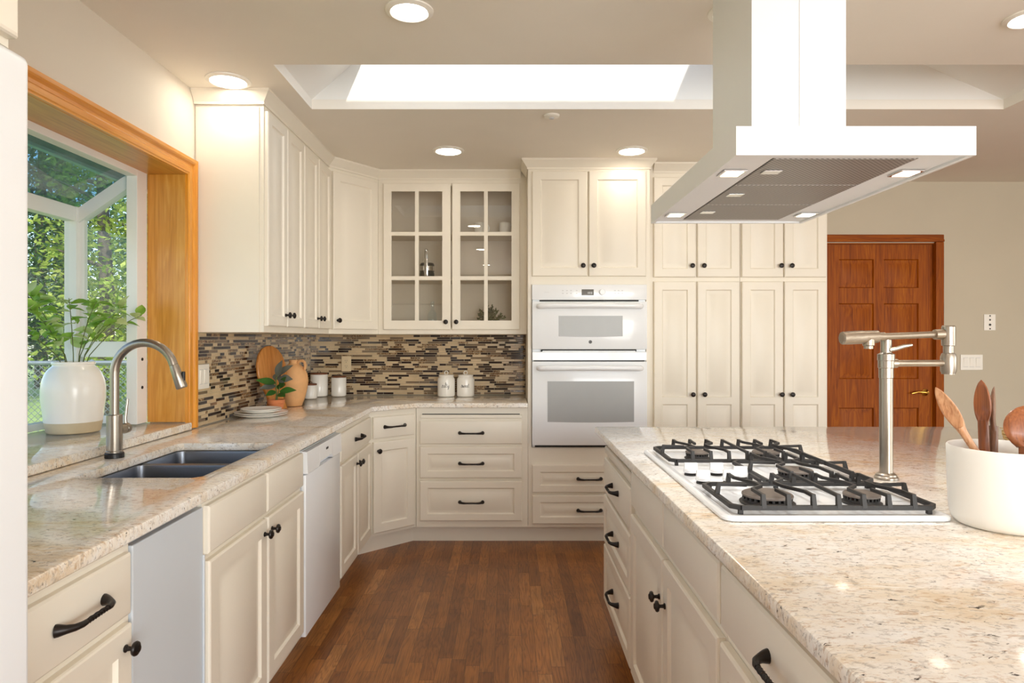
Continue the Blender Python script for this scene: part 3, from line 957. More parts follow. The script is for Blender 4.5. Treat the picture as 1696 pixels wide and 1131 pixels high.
# ------------------------------------------------------------------ upper cabinets
UZ0, UZ1 = 1.368, 2.50
UX = -1.155
def left_upper(y0, y1, label):
    t = thing('wall_cabinet', label, 'cabinet', (UX, y0, 0), R(90))
    w = y1 - y0
    carcass(t, w, abs(XL - UX) - .002, UZ0, UZ1)
    m = w / 2
    front(t, 'door', .008, m - .004, 1.398, 2.415, 'raised', kn=(m - .034, 1.457), stile=.05)
    front(t, 'door', m + .004, w - .006, 1.398, 2.415, 'raised', kn=(m + .034, 1.457), stile=.05)
    return t
t = left_upper(3.134, 3.70, 'cream wall cabinet next to the window with two narrow doors')
b = MB(); b.box(-.006, .02, UZ0 + .0, -.0003, .315, 2.43); b.out('end_panel', 'cab', t, 0)
left_upper(3.701, 4.268, 'cream wall cabinet between the window side pair and the diagonal corner')
Q0, Q1 = Vector((UX, 4.27)), Vector((-.905, 4.62))
ql = (Q1 - Q0).length; qa = math.atan2(Q1.y - Q0.y, Q1.x - Q0.x)
t = thing('corner_wall_cabinet', 'cream diagonal corner wall cabinet with a single door', 'cabinet', (Q0.x, Q0.y, 0), qa)
b = MB(); b.prism([tolocal(p, Q0, qa) for p in (Q0 + Vector((0, .001)), Q1 + Vector((-.001, 0)), Vector((-.906, 4.945)), Vector((-1.477, 4.945)), Vector((-1.477, 4.271)))], UZ0, UZ1)
b.out('body', 'cab', t, 0)
front(t, 'door', .022, ql - .022, 1.398, 2.418, 'raised', kn=(.055, 1.455))

GX = -.9045; GW = .1275 - GX
t = thing('glass_cabinet', 'cream wall cabinet with two glazed doors of six panes', 'cabinet', (GX, 4.62, 0))
b = MB()
b.box(0, 0, UZ0, .05, .02, UZ1); b.box(GW - .06, 0, UZ0, GW, .02, UZ1)
b.box(.0501, 0, UZ0, GW - .0601, .02, UZ0 + .045); b.box(.0501, 0, 2.40, GW - .0601, .02, UZ1)
b.out('face_frame', 'cab', t, 0)
b = MB()
b.box(0, .0205, UZ0, .016, .325, UZ1); b.box(GW - .016, .0205, UZ0, GW, .325, UZ1)
b.box(.0161, .0205, UZ0, GW - .0161, .325, UZ0 + .02); b.box(.0161, .0205, 2.43, GW - .0161, .325, 2.45)
b.box(.0161, .318, UZ0 + .0201, GW - .0161, .325, 2.4299)
b.out('body', 'cabin', t, 0)
for z in (1.742, 2.062):
    b = MB(); b.box(.0165, .03, z, GW - .0165, .317, z + .018, .002); b.out('shelf', 'cabin', t, 0)
def glass_door(x0, x1, kx):
    z0, z1 = 1.398, 2.415
    w, h = x1 - x0, z1 - z0
    s = .058; mt = .026
    pw = (w - 2 * s - mt) / 2; ph = (h - 2 * s - .006 - 2 * mt) / 3
    hs = []
    for i in range(2):
        for j in range(3):
            a = s + i * (pw + mt); c = s + .006 + j * (ph + mt)
            hs.append((a, c, a + pw, c + ph))
    b = MB(); panel_board(b, w, h, .02, hs, edge=.006, edge_d=.006, open_holes=True, x0=x0, z0=z0, y0=-.0005)
    d = b.out('glazed_door', 'cab', t, 25)
    k = 0
    for (a, c, e, f) in hs:
        b = MB(); b.box(x0 + a + .0005, -.0115, z0 + c + .0005, x0 + e - .0005, -.0085, z0 + f - .0005); b.out('pane', 'glasscab', d, 0)
    knob(d, kx, 1.452, -.0205)
glass_door(-.868 - GX, -.400 - GX, -.432 - GX)
glass_door(-.391 - GX, .080 - GX, -.360 - GX)

# crown mouldings
cp_ = [(0, 0), (.006, 0), (.006, .012), (.011, .018), (.020, .030), (.034, .048), (.040, .054), (.040, .0645), (0, .0645)]
def crown(name, path):
    b = MB(); b.sweep(path, cp_, 2.4402); return struct(b.out(name, 'cab', None, 20))
e = .0008
crown('trim_1', [(XL + .002, 3.126), (UX + e, 3.126), (UX + e, 4.27), (-.905, 4.62 - e), (.085, 4.62 - e)])
crown('trim_2', [(.128 - e, 4.60), (.128 - e, 4.33 - e), (.922, 4.33 - e), (.922, 4.384)])
crown('trim_3', [(.967, 4.43 - e), (2.127, 4.43 - e), (2.127, 4.93)])

# ------------------------------------------------------------------ countertops
CT0, CT1 = 0.889, 0.920
b = MB()
b.slab([(XL + .001, .995), (-.832, .995), (-.832, 4.062), (-.585, 4.297), (.126, 4.297), (.126, YB - .001), (XL + .001, YB - .001)], CT0, CT1,
       holes=[[(-1.318, 2.02), (-1.318, 2.645), (-1.30, 2.662), (-.952, 2.662), (-.935, 2.645), (-.935, 2.02), (-.952, 2.003), (-1.30, 2.003)]], bev=.006)
tag(b.out('countertop', 'granite', None, 30), 'cream speckled granite countertop running from the refrigerator round the corner to the ovens', 'countertop')
b = MB()
b.slab([(-1.948, 1.172), (-1.449, 1.172), (-1.449, 3.039), (-1.948, 3.039)], .9215, .955, bev=.005)
ledge = tag(b.out('granite_sill', 'granite', None, 30), 'raised granite window sill ledge behind the sink carrying the white vase', 'sill')

# sink
t = thing('sink', 'dark steel undermount sink with two basins in the granite counter', 'sink', (-1.127, 2.332, .888))
def basin(y0, y1, depth):
    b = MB()
    x0, x1, z = -.190, .190, 0
    rr = .03
    def loop(d, zz):
        out = []
        for cx, cy, a0 in ((x1 - d - rr, y1 - d - rr, 0), (x0 + d + rr, y1 - d - rr, 90), (x0 + d + rr, y0 + d + rr, 180), (x1 - d - rr, y0 + d + rr, 270)):
            for k in range(5):
                a = R(a0 + k * 22.5); out.append((cx + rr * math.cos(a), cy + rr * math.sin(a), zz))
        return out
    b.rings([loop(-.012, 0), loop(-.012, -.004), loop(-.003, -.006), loop(.0, -depth + .01), loop(.0, -depth - .002), loop(.012, -depth - .002), loop(.010, -depth + .004), loop(.004, -depth + .012), loop(.0018, -.01), loop(.0, 0), loop(-.012, 0)], True, False, False)
    # floor of the basin
    f0 = loop(.010, -depth + .004); f1 = loop(.012, -depth - .002)
    b.face([b.bm.verts.new(p) for p in f0]); b.face([b.bm.verts.new(p) for p in f1])
    bmesh.ops.remove_doubles(b.bm, verts=list(b.bm.verts), dist=1e-6)
    o = b.out('basin', 'sink', t, 35)
    b = MB(); b.lathe([(.042, 0), (.042, .002), (.03, .003), (.0, .001)], (0, (y0 + y1) / 2, -depth + .0045), 'z', 20); b.out('drain', 'chrome', o)
basin(-.322, .030, .20); basin(.062, .322, .20)

# faucet
t = thing('faucet', 'brushed nickel gooseneck kitchen faucet behind the sink', 'faucet', (-1.385, 2.335, CT1))
b = MB(); b.lathe([(.031, .001), (.031, .016), (.029, .019), (0, .019)], seg=28); b.out('base_ring', 'black', t)
b = MB(); b.lathe([(.0275, .019), (.0275, .024), (.0255, .026), (.0255, .150), (.023, .152), (0, .152)], seg=28); b.out('body', 'steel', t)
b = MB()
pts = [(0, 0, .150), (0, 0, .20), (0, 0, .27)]
ra = .106
for k in range(0, 17):
    a = PI - R(165) * k / 16
    pts.append((ra + ra * math.cos(a), 0, .298 + ra * math.sin(a)))
b.tube(pts, .0148, 16); b.out('spout', 'steel', t)
b = MB()
p = Vector(pts[-1]); d = (p - Vector(pts[-2])).normalized()
b.tube([p + d * .001, p + d * .012, p + d * .03, p + d * .082, p + d * .086], [.0150, .0165, .0168, .0195, .0175], 18)
sh = b.out('spray_head', 'steel', t)
b = MB(); q = p + d * .045 + Vector((.018, 0, .004)); b.box(q.x - .004, q.y - .006, q.z - .018, q.x + .006, q.y + .006, q.z + .016, .003); b.out('spray_button', 'black', sh, 0)
b = MB()
b.lathe([(.017, .024), (.017, .058), (.0185, .060), (.0185, .078), (.016, .082), (0, .082)], (0, 0, .095), 'y', 20)
lv = b.out('handle_hub', 'steel', t)
b = MB(); b.tube([(0, .070, .108), (-.002, .070, .13), (.004, .074, .20)], [.0055, .005, .0042], 10); b.out('lever', 'steel', lv)

# ------------------------------------------------------------------ mosaic backsplash
random.seed(7)
def backsplash(name, label, u0, u1, z0, z1, place, cut=()):
    t = thing(name, label, 'backsplash')
    rh, g = .0164, .0016
    b = MB()
    p = [place(u0, z0, 0.0008), place(u1, z0, .0008), place(u1, z1, .0008), place(u0, z1, .0008)]
    q = [place(u0, z0, .0055), place(u1, z0, .0055), place(u1, z1, .0055), place(u0, z1, .0055)]
    b.rings([p, q])
    b.out('grout', 'grout', t, 0)
    b = MB()
    z = z0 + .001; prevs = []
    while z + rh - g < z1 + .001:
        u = u0 - random.random() * .12
        last = -1
        while u < u1:
            L = random.choice((.024, .05, .05, .075, .10, .10, .15))
            a, c = max(u, u0 + .001), min(u + L - g, u1 - .001)
            r = random.random()
            if last in (1, 2) : mi = 0 if r < .50 else (1 if r < .70 else 2 if r < .88 else 3)
            else: mi = 0 if r < .24 else (1 if r < .56 else 2 if r < .85 else 3)
            last = mi
            if c - a > .004:
                zt = min(z + rh - g, z1)
                lo = [place(a, z, .0056), place(c, z, .0056), place(c, zt, .0056), place(a, zt, .0056)]
                e = .0007
                hi = [place(a + e, z + e, .0082), place(c - e, z + e, .0082), place(c - e, zt - e, .0082), place(a + e, zt - e, .0082)]
                b.rings([lo, hi], True, False, True, mi)
            u += L
        z += rh
    o = b.out('tiles', ['tile_beige', 'tile_dark', 'tile_mid', 'tile_mot'], t, 0)
    return t
backsplash('mosaic_backsplash', 'brown and beige strip mosaic on the window wall behind the cutting board', 3.122, 4.94, .9212, 1.3675, lambda u, z, o: (XL + o, u, z))
backsplash('mosaic_backsplash', 'brown and beige strip mosaic on the back wall behind the canisters and lettered jars', XL + .0085, .1275, .9212, 1.3675, lambda u, z, o: (u, YB - o, z))

# wall plates
def plate(name, label, cat, x, y, z, w, h, rz, mat, fit):
    t = thing(name, label, cat, (x, y, z), rz)
    b = MB(); b.box(-w / 2, -.006, -h / 2, w / 2, -.0005, h / 2, .003); b.out('cover_plate', mat, t, 0)
    fit(t)
    return t
def rockers(n, mat, dx=.046):
    def f(t):
        for i in range(n):
            cx = (i - (n - 1) / 2) * dx
            b = MB()
            b.rings([[(cx - .0165, -.0062, -.033), (cx + .0165, -.0062, -.033), (cx + .0165, -.0062, .033), (cx - .0165, -.0062, .033)],
                     [(cx - .0155, -.0072, -.032), (cx + .0155, -.0072, -.032), (cx + .0155, -.0108, .032), (cx - .0155, -.0108, .032)]])
            b.out('rocker', mat, t, 0)
            b = MB(); b.box(cx - .0185, -.0066, -.0355, cx + .0185, -.0061, -.0335); b.box(cx - .0185, -.0066, .0335, cx + .0185, -.0061, .0355); b.out('rocker_gap', 'faint', t, 0)
    return f
def sockets(mat):
    def f(t):
        for cz in (.0195, -.0195):
            b = MB(); b.lathe([(.0165, -.006), (.0165, -.0085), (0, -.0085)], (0, 0, cz), 'y', 20); s = b.out('socket', mat, t)
            b = MB(); b.box(-.0075, -.0092, cz, -.0055, -.0086, cz + .008); b.box(.0055, -.0092, cz, .0075, -.0086, cz + .008); b.box(-.002, -.0092, cz - .01, .002, -.0086, cz - .006); b.out('slot', 'ink', s, 0)
    return f
plate('light_switch', 'white double rocker switch on the mosaic beside the window casing', 'switch', XL + .0082, 3.195, 1.155, .125, .118, R(90), 'plate', rockers(2, 'plate'))
plate('wall_outlet', 'almond duplex outlet in the mosaic above the canisters', 'outlet', -1.205, YB - .0082, 1.150, .072, .114, 0, 'almond', sockets('almond'))
plate('light_switch', 'white triple rocker switch on the beige wall right of the door', 'switch', 3.45, YB, 1.16, .165, .115, 0, 'plate', rockers(3, 'plate'))
def dots(t):
    b = MB()
    for z, r in ((.048, .005), (.018, .006), (-.018, .0085), (-.048, .005)):
        b.lathe([(r, -.006), (r, -.0085), (0, -.0085)], (0, 0, z), 'y', 14)
    b.out('button', 'ink', t)
plate('wall_control', 'small single wall plate with dark buttons above the triple switch', 'control plate', 3.585, YB, 1.458, .086, .12, 0, 'plate', dots)

# ------------------------------------------------------------------ refrigerator and the cabinet over it
t = thing('refrigerator', 'white refrigerator cut off at the left edge beside the counter', 'refrigerator', (-.80, .56, 0))
b = MB(); b.box(-.66, -.42, .02, -.0, .42, 1.752, .008); b.out('body', 'app', t, 0)
b = MB(); b.box(.006, -.04, .10, .088, .432, 1.757, .012, 4); b.out('door', 'app', t, 30)
b = MB(); b.box(.006, -.42, .10, .088, -.046, 1.757, .012, 4); b.out('door', 'app', t, 30)
b = MB(); b.box(-.6, -.40, 0, -.03, .40, .0195); b.out('plinth', 'dark', t, 0)
t = thing('wall_cabinet', 'white cabinet above the refrigerator at the top left corner', 'cabinet', (-.745, .10, 0), R(90))
carcass(t, .89, .70, 1.772, 2.50)
front(t, 'door', .008, .442, 1.784, 2.42, 'raised'); front(t, 'door', .450, .886, 1.784, 2.42, 'raised')

# ------------------------------------------------------------------ island
IX = .462       # island face frame, doors stand at .442
def isl(y1, y0, label, name='island_cabinet'):
    return thing(name, label, 'cabinet', (IX, y1, 0), R(-90)), y1 - y0
t, w = isl(3.10, 2.412, 'cream island cabinet nearest the ovens with three drawers under a pull-out board')
carcass(t, w, .6, .11, HB)
b = MB(); b.box(.02, -.016, .808, w - .02, -.0005, .842, .007, 3); b.out('breadboard', 'cab', t, 30)
front(t, 'drawer', .02, w - .012, .632, .790, 'flat', pl=(w * .52, .715))
front(t, 'drawer', .02, w - .012, .402, .618, 'drawer', pl=(w * .52, .510)); front(t, 'drawer', .02, w - .012, .132, .390, 'drawer', pl=(w * .52, .265))
t, w = isl(2.4115, 1.400, 'cream island cabinet under the cooktop with two doors and two false fronts')
carcass(t, w, .6, .11, HB, top=False)
m = w / 2
front(t, 'false_front', .008, m - .005, .735, .866, 'flat'); front(t, 'false_front', m + .005, w - .008, .735, .866, 'flat')
front(t, 'door', .008, m - .005, .13, .705, 'raised', kn=(m - .035, .585)); front(t, 'door', m + .005, w - .008, .13, .705, 'raised', kn=(m + .035, .585))
t, w = isl(1.3995, .80, 'cream island cabinet nearest the camera with one drawer over a door')
carcass(t, w, .6, .11, HB)
front(t, 'drawer', .008, w - .008, .735, .866, 'flat', pl=(.345, .80)); front(t, 'door', .008, w - .008, .13, .705, 'raised', kn=(w - .06, .655))
t = thing('island_block', 'cream back half of the island under the granite top', 'island base', (1.58, 1.75, 0))
b = MB(); b.box(-.51, -1.40, .11, .48, 1.35, HB); b.out('body', 'cab', t, 0)
b = MB(); b.box(-1.03, -1.38, 0, .45, 1.30, .1095); b.out('toe_kick', 'cab', t, 0)
b = MB()
b.slab([(.436, .30), (2.14, .30), (2.14, 3.02), (2.10, 3.155), (.420, 3.155), (.408, 3.143)], CT0, CT1, bev=.006)
tag(b.out('island_countertop', 'granite', None, 30), 'cream speckled granite island top under the cooktop', 'countertop')

# cooktop
KX0, KX1, KY0, KY1 = .492, 1.022, 1.512, 2.438
t = thing('cooktop', 'white gas cooktop with black cast iron grates set in the island', 'cooktop', (0, 0, CT1))
def rrect(x0, x1, y0, y1, r, z, n=5):
    o = []
    for cx, cy, a0 in ((x1 - r, y1 - r, 0), (x0 + r, y1 - r, 90), (x0 + r, y0 + r, 180), (x1 - r, y0 + r, 270)):
        for k in range(n + 1):
            a = R(a0 + 90 * k / n); o.append((cx + r * math.cos(a), cy + r * math.sin(a), z))
    return o
b = MB()
def kl(d, z): return rrect(KX0 + d, KX1 - d, KY0 + d, KY1 - d, .03 - min(d, .02), z)
b.rings([kl(.004, .0008), kl(0, .003), kl(0, .008), kl(.004, .012), kl(.012, .0135), kl(.018, .012), kl(.026, .009)])
b.out('enamel_top', 'white', t, 35)
zt = .009
def burner(x, y, r):
    b = MB()
    b.lathe([(r * 1.12, zt), (r * 1.15, zt + .004), (r * 1.02, zt + .006), (r * .98, zt + .012)], (x, y, 0), 'z', 32, True, True)
    for k in range(26):
        a = 2 * PI * k / 26
        ca, sa = math.cos(a), math.sin(a)
        rr = r * .97
        c = Vector((x + rr * ca, y + rr * sa, 0))
        tv = Vector((-sa, ca, 0)) * r * .05; rv = Vector((ca, sa, 0)) * r * .05
        q = [c - tv - rv, c + tv - rv, c + tv + rv, c - tv + rv]
        b.rings([[(v.x, v.y, zt + .012) for v in q], [(v.x, v.y, zt + .020) for v in q]])
    hd = b.out('burner', 'iron', t)
    b = MB(); b.lathe([(r * .98, zt + .0185), (r * 1.05, zt + .0195), (r * 1.05, zt + .0235), (r * .98, zt + .026), (0, zt + .0268)], (x, y, 0), 'z', 32); b.out('burner_cap', 'burner', hd)
burner(.645, 1.655, .058); burner(.880, 1.655, .041); burner(.845, 1.955, .047); burner(.645, 2.27, .037); burner(.880, 2.27, .043)
def grate(x0, x1, y0, y1, xs, shorts, name='grate'):
    b = MB()
    zl, zh = zt + .016, zt + .043
    s = (.0095, .0105)
    c = .018
    fr = [(x0 + c, y0), (x1 - c, y0), (x1, y0 + c), (x1, y1 - c), (x1 - c, y1), (x0 + c, y1), (x0, y1 - c), (x0, y0 + c), (x0 + c, y0)]
    b.tube([(p[0], p[1], zl) for p in fr], 1.0, sq=s)
    for fx, fy in ((x0 + c, y0 + .006), (x1 - c, y0 + .006), (x1 - c, y1 - .006), (x0 + c, y1 - .006)):
        b.box(fx - .005, fy - .005, zt, fx + .005, fy + .005, zl)
    ym = (y0 + y1) / 2
    def post(x, y, sg):
        b.rings([[(x - .0055, y - .006, zl), (x + .0055, y - .006, zl), (x + .0055, y + .006, zl), (x - .0055, y + .006, zl)],
                 [(x - .0045, y - .006 + sg * .006, zh + .004), (x + .0045, y - .006 + sg * .006, zh + .004), (x + .0045, y + .003 + sg * .006, zh + .004), (x - .0045, y + .003 + sg * .006, zh + .004)]])
    q = (.0068, .0078)
    for i, X in enumerate(xs):
        post(X, y0, 1); post(X, y1, -1)
        ya, yb = y0 + .004, y1 - .004
        if i in shorts:
            b.tube([(X, ya, zh), (X, y0 + .075, zh - .002)], 1.0, sq=q); b.tube([(X, yb, zh), (X, y1 - .075, zh - .002)], 1.0, sq=q)
        elif i % 4 == 0:
            b.tube([(X, ya, zh), (X, ym - .055, zh), (X + .034, ym - .02, zh), (X + .03, ym + .02, zh), (X, ym + .08, zh), (X, yb, zh)], 1.0, sq=q)
        elif i % 4 == 2:
            b.tube([(X, ya, zh), (X, ym - .08, zh), (X - .03, ym - .02, zh), (X - .034, ym + .02, zh), (X, ym + .055, zh), (X, yb, zh)], 1.0, sq=q)
        else:
            b.tube([(X, ya, zh), (X, yb, zh)], 1.0, sq=q)
    for X, sg in ((x0, 1), (x1, -1)):
        b.rings([[(X - .006, ym - .0055, zl), (X + .006, ym - .0055, zl), (X + .006, ym + .0055, zl), (X - .006, ym + .0055, zl)],
                 [(X - .004 + sg * .006, ym - .0045, zh + .004), (X + .004 + sg * .006, ym - .0045, zh + .004), (X + .004 + sg * .006, ym + .0045, zh + .004), (X - .004 + sg * .006, ym + .0045, zh + .004)]])
        b.tube([(X + sg * .004, ym, zh), (X + sg * .075, ym, zh - .002)], 1.0, sq=q)
    return b.out(name, 'iron', t, 25)
xs = [.595 + .0585 * i for i in range(7)]
grate(.525, 1.002, 1.548, 1.800, xs, (1, 5)); grate(.525, 1.002, 2.140, 2.400, xs, (1, 5))
grate(.715, 1.002, 1.815, 2.125, [.775, .830, .885, .940], (1,))
def cknob(x, y):
    b = MB()
    b.lathe([(.019, zt), (.019, zt + .004), (.012, zt + .005), (.010, zt + .009)], (x, y, 0), 'z', 24)
    k = b.out('knob_skirt', 'ink', t)
    b = MB()
    b.lathe([(.020, zt + .0085), (.0215, zt + .010), (.021, zt + .016), (.017, zt + .021), (0, zt + .022)], (x, y, 0), 'z', 24)
    b.rings([[(x - .020, y - .005, zt + .012), (x + .020, y - .005, zt + .012), (x + .020, y + .005, zt + .012), (x - .020, y + .005, zt + .012)],
             [(x - .0185, y - .004, zt + .037), (x + .0185, y - .004, zt + .037), (x + .0185, y + .004, zt + .037), (x - .0185, y + .004, zt + .037)]])
    b.out('control_knob', 'white', t, 30)
for x, y in ((.548, 1.995), (.625, 1.995), (.552, 1.882), (.628, 1.882), (.678, 1.94)): cknob(x, y)

# pot filler
t = thing('pot_filler', 'brushed nickel deck mounted pot filler with two folding arms beside the cooktop', 'faucet', (1.129, 1.985, CT1))
b = MB(); b.lathe([(.033, .0008), (.033, .006), (.029, .010), (.028, .014), (.023, .018), (.0195, .019), (0, .019)], seg=28); b.out('base_flange', 'steel', t)
b = MB(); b.lathe([(.0185, .0185), (.0185, .300), (.020, .302), (.020, .330), (.022, .332), (.022, .352), (.0235, .354), (.0235, .372), (.019, .374), (.0150, .377), (.0150, .415), (0, .415)], seg=28); post_ = b.out('post', 'steel', t)
b = MB(); b.tube([(.012, 0, .345), (.032, 0, .345), (.034, 0, .345), (.19, .01, .345)], [.0135, .0135, .0098, .0098], 14); b.out('lower_arm', 'steelx', t)
b = MB()
b.lathe([(.0, .300), (.0185, .300), (.0185, .303), (.0215, .310), (.0215, .352), (.018, .362), (.014, .364), (.014, .384), (.0185, .386), (.0185, .390), (.019, .393), (.0185, .442), (.016, .446), (.0, .446)], (.193, .010, .012), 'z', 26)
b.out('elbow_joint', 'steel', t)
b = MB()
b.tube([(.175, .010, .432), (.150, .008, .431), (.148, .008, .431), (-.025, -.028, .425)], [.016, .015, .0098, .0098], 14); b.out('upper_arm', 'steelx', t)
b = MB()
b.tube([(-.022, -.028, .425), (-.042, -.031, .4245), (-.044, -.031, .4245), (-.098, -.040, .423), (-.100, -.040, .423)], [.0125, .0125, .0185, .0185, .0165], 18)
b.tube([(-.090, -.038, .423), (-.135, -.049, .421), (-.158, -.054, .420), (-.160, -.054, .420)], [.0195, .0195, .0185, .014], 18)
b.lathe([(0, -.034), (.0125, -.034), (.0125, -.026), (.016, -.024), (.017, 0)], (-.072, -.036, .423), 'z', 20)
hd = b.out('spout_head', 'steelx', t)
b = MB(); b.tube([(.004, -.012, .385), (.020, -.018, .389), (.040, -.022, .396), (.062, -.026, .400)], [.007, .006, .006, .004], 10); b.out('valve_handle', 'steelx', t)

# utensil crock
CX, CY = 1.118, 1.492
t = thing('utensil_crock', 'matte white crock holding wooden spoons on the island', 'crock', (CX, CY, CT1))
b = MB()
prof = [(.088, .0008), (.096, .003), (.104, .012), (.109, .030), (.1115, .08), (.113, .150), (.1135, .174), (.1115, .177), (.109, .175), (.108, .15), (.106, .08), (.104, .035), (.098, .016), (.088, .010), (0, .009)]
b.lathe(prof, seg=56, cap0=True, cap1=False)
b.out('crock_body', 'crock', t, 50)

def utensil(name, label, pts, rad, bowl, mat):
    """pts: handle centre line in world space (first inside the crock); bowl: (length, half width, half thickness, face normal)"""
    base = Vector(pts[0])
    tt = thing(name, label, 'spoon', tuple(base))
    P = [Vector(p) - base for p in pts]
    b = MB(); b.tube(P, rad, 12); b.out('handle', mat, tt)
    L, hw, ht, nrm = bowl
    d = (P[-1] - P[-2]).normalized(); nrm = Vector(nrm); nrm = (nrm - d * nrm.dot(d)).normalized(); sd = d.cross(nrm)
    b = MB(); rs = []
    st = P[-1] - d * .012
    for i in range(15):
        u = i / 14
        wv = math.sin(PI * (0.04 + .96 * u) ** .9) ** .62 if u < 1 else 0.02
        wv = max(wv, rad[-1] / hw * (1 - u * 1.6), .03)
        th = max(ht * wv, rad[-1] * (1 - u * 1.9))
        ring = []
        for k in range(16):
            a = 2 * PI * k / 16
            cx_, cy_ = math.cos(a), math.sin(a)
            off = -ht * 1.1 * (wv ** 1.5) * (1 - cx_ * cx_) if cy_ > 0 else 0
            ring.append(st + d * (L * u) + sd * (hw * wv * cx_) + nrm * (th * cy_ + off * min(1, u * 3)))
        rs.append(ring)
    b.rings(rs); b.out('bowl', mat, tt, 60)
    return tt
zr = CT1 + .06
utensil('wooden_spoon', 'pale two tone wooden spoon leaning left out of the white crock', [(1.125, 1.50, zr - .02), (1.09, 1.505, CT1 + .12), (1.048, 1.512, CT1 + .186), (1.030, 1.515, CT1 + .218)], [.0075, .0075, .008, .009], (.115, .0175, .007, (-.75, -.6, -.2)), 'spoon1')
utensil('wooden_spoon', 'reddish wooden spoon standing upright behind the pale leaning one', [(1.105, 1.535, zr - .02), (1.104, 1.54, CT1 + .15), (1.104, 1.545, CT1 + .23)], [.011, .011, .0105], (.105, .019, .012, (-1, -.5, 0)), 'spoon2')
utensil('wooden_spoon', 'grey brown wooden spoon standing between the reddish spoon and the round ladle', [(1.128, 1.54, zr - .02), (1.128, 1.545, CT1 + .15), (1.134, 1.552, CT1 + .215)], [.0095, .0095, .009], (.105, .019, .010, (.9, -.8, 0)), 'spoon3')
utensil('wooden_spoon', 'large dark wooden spoon with round bowl at the front of the crock', [(1.098, 1.42, zr), (1.106, 1.425, CT1 + .12), (1.1105, 1.43, CT1 + .188), (1.112, 1.432, CT1 + .196)], [.008, .008, .010, .014], (.092, .042, .010, (.15, 1, .05)), 'spoon2')
utensil('wooden_spoon', 'wooden spoon handle leaning right out of the crock at the picture edge', [(1.115, 1.47, zr - .02), (1.150, 1.425, CT1 + .16), (1.190, 1.402, CT1 + .215), (1.24, 1.39, CT1 + .27)], [.0075, .0075, .0078, .009], (.09, .025, .007, (0, -1, .3)), 'spoon3')

# straw filled basket at the right edge of the island
random.seed(11)
t = thing('straw_basket', 'woven basket of pale straw behind the crock at the right edge', 'basket', (1.90, 2.30, CT1))
b = MB()
for k in range(9):
    rr = .105 + .045 * math.sin(PI * .5 * k / 8)
    b.tube([(rr * math.cos(a * PI / 18), rr * math.sin(a * PI / 18) , .008 + k * .0095 + .0015 * (-1) ** (a + k)) for a in range(37)], .0055, 6)
b.lathe([(0, .001), (.10, .001), (.112, .008), (0, .008)], seg=24)
b.out('woven_wall', 'straw', t, 60)
b = MB()
for k in range(230):
    a = random.random() * 2 * PI; rr = .13 * math.sqrt(random.random()); h = .055 + .085 * (1 - (rr / .135) ** 2) * random.random() + .02
    p = Vector((rr * math.cos(a), rr * math.sin(a), h))
    dv = Vector((random.uniform(-1, 1), random.uniform(-1, 1), random.uniform(-.25, .45))).normalized() * random.uniform(.03, .055)
    b.tube([p - dv, p + Vector((random.uniform(-.008, .008), random.uniform(-.008, .008), .006)), p + dv], .0013, 4)
o = b.out('straw_filling', 'straw', t, 0); o['kind'] = 'stuff'

# ------------------------------------------------------------------ range hood
t = thing('range_hood', 'white island range hood with chimney and grey filters hanging above the cooktop', 'range hood', (.7925, 1.965, 1.757))
hw, hl = .2735, .452
b = MB()
H = .066
outer_b = [(-hw, -hl, 0), (hw, -hl, 0), (hw, hl, 0), (-hw, hl, 0)]
inner_b = [(-hw + .012, -hl + .012, 0), (hw - .012, -hl + .012, 0), (hw - .012, hl - .012, 0), (-hw + .012, hl - .012, 0)]
inner_t = [(x, y, .006) for x, y, z in inner_b]
fil_t = [(-.172, -.405, .006), (.172, -.405, .006), (.172, .405, .006), (-.172, .405, .006)]
fil_r = [(x, y, .016) for x, y, z in fil_t]
b.rings([[(x, y, H) for x, y, z in outer_b], outer_b, inner_b, inner_t, fil_t, fil_r], True, True, True)
b.out('canopy', 'hood', t, 0)
b = MB(); b.box(-.135, -.17, H + .0005, .120, .17, CZ - 1.757 - .001); ch = b.out('chimney', 'hood', t, 0)
b = MB(); b.box(-.0065, -.1712, H + .001, -.0055, -.1701, CZ - 1.757 - .002); b.out('chimney_seam', 'faint', ch, 0)
for k in range(3):
    y0 = -.402 + k * .2687
    b = MB(); b.box(-.168, y0, .004, .168, y0 + .263, .012, .002); f = b.out('filter', 'filter', t, 0)
    b = MB(); b.box(-.150, y0 + .10, .0015, -.105, y0 + .135, .0038, .001); fl = b.out('filter_latch', 'chrome', f, 0)
for x in (-.222, .222):
    for y in (-.27, .30):
        b = MB(); b.box(x - .030, y - .032, .0015, x + .030, y + .032, .0055, .001); ln = b.out('light_bezel', 'chrome', t, 0)
        b = MB(); b.box(x - .022, y - .024, .0005, x + .022, y + .024, .0014); b.out('light_lens', 'led', ln, 0)
        sd_ = bpy.data.lights.new('hood_spot', 'SPOT'); sd_.energy = 5.0; sd_.spot_size = R(95); sd_.spot_blend = .6; sd_.shadow_soft_size = .015; sd_.color = (1, .97, .92)
        so_ = bpy.data.objects.new('hood_spot', sd_); COL.objects.link(so_); so_.parent = t; so_.location = (x, y, -.004)

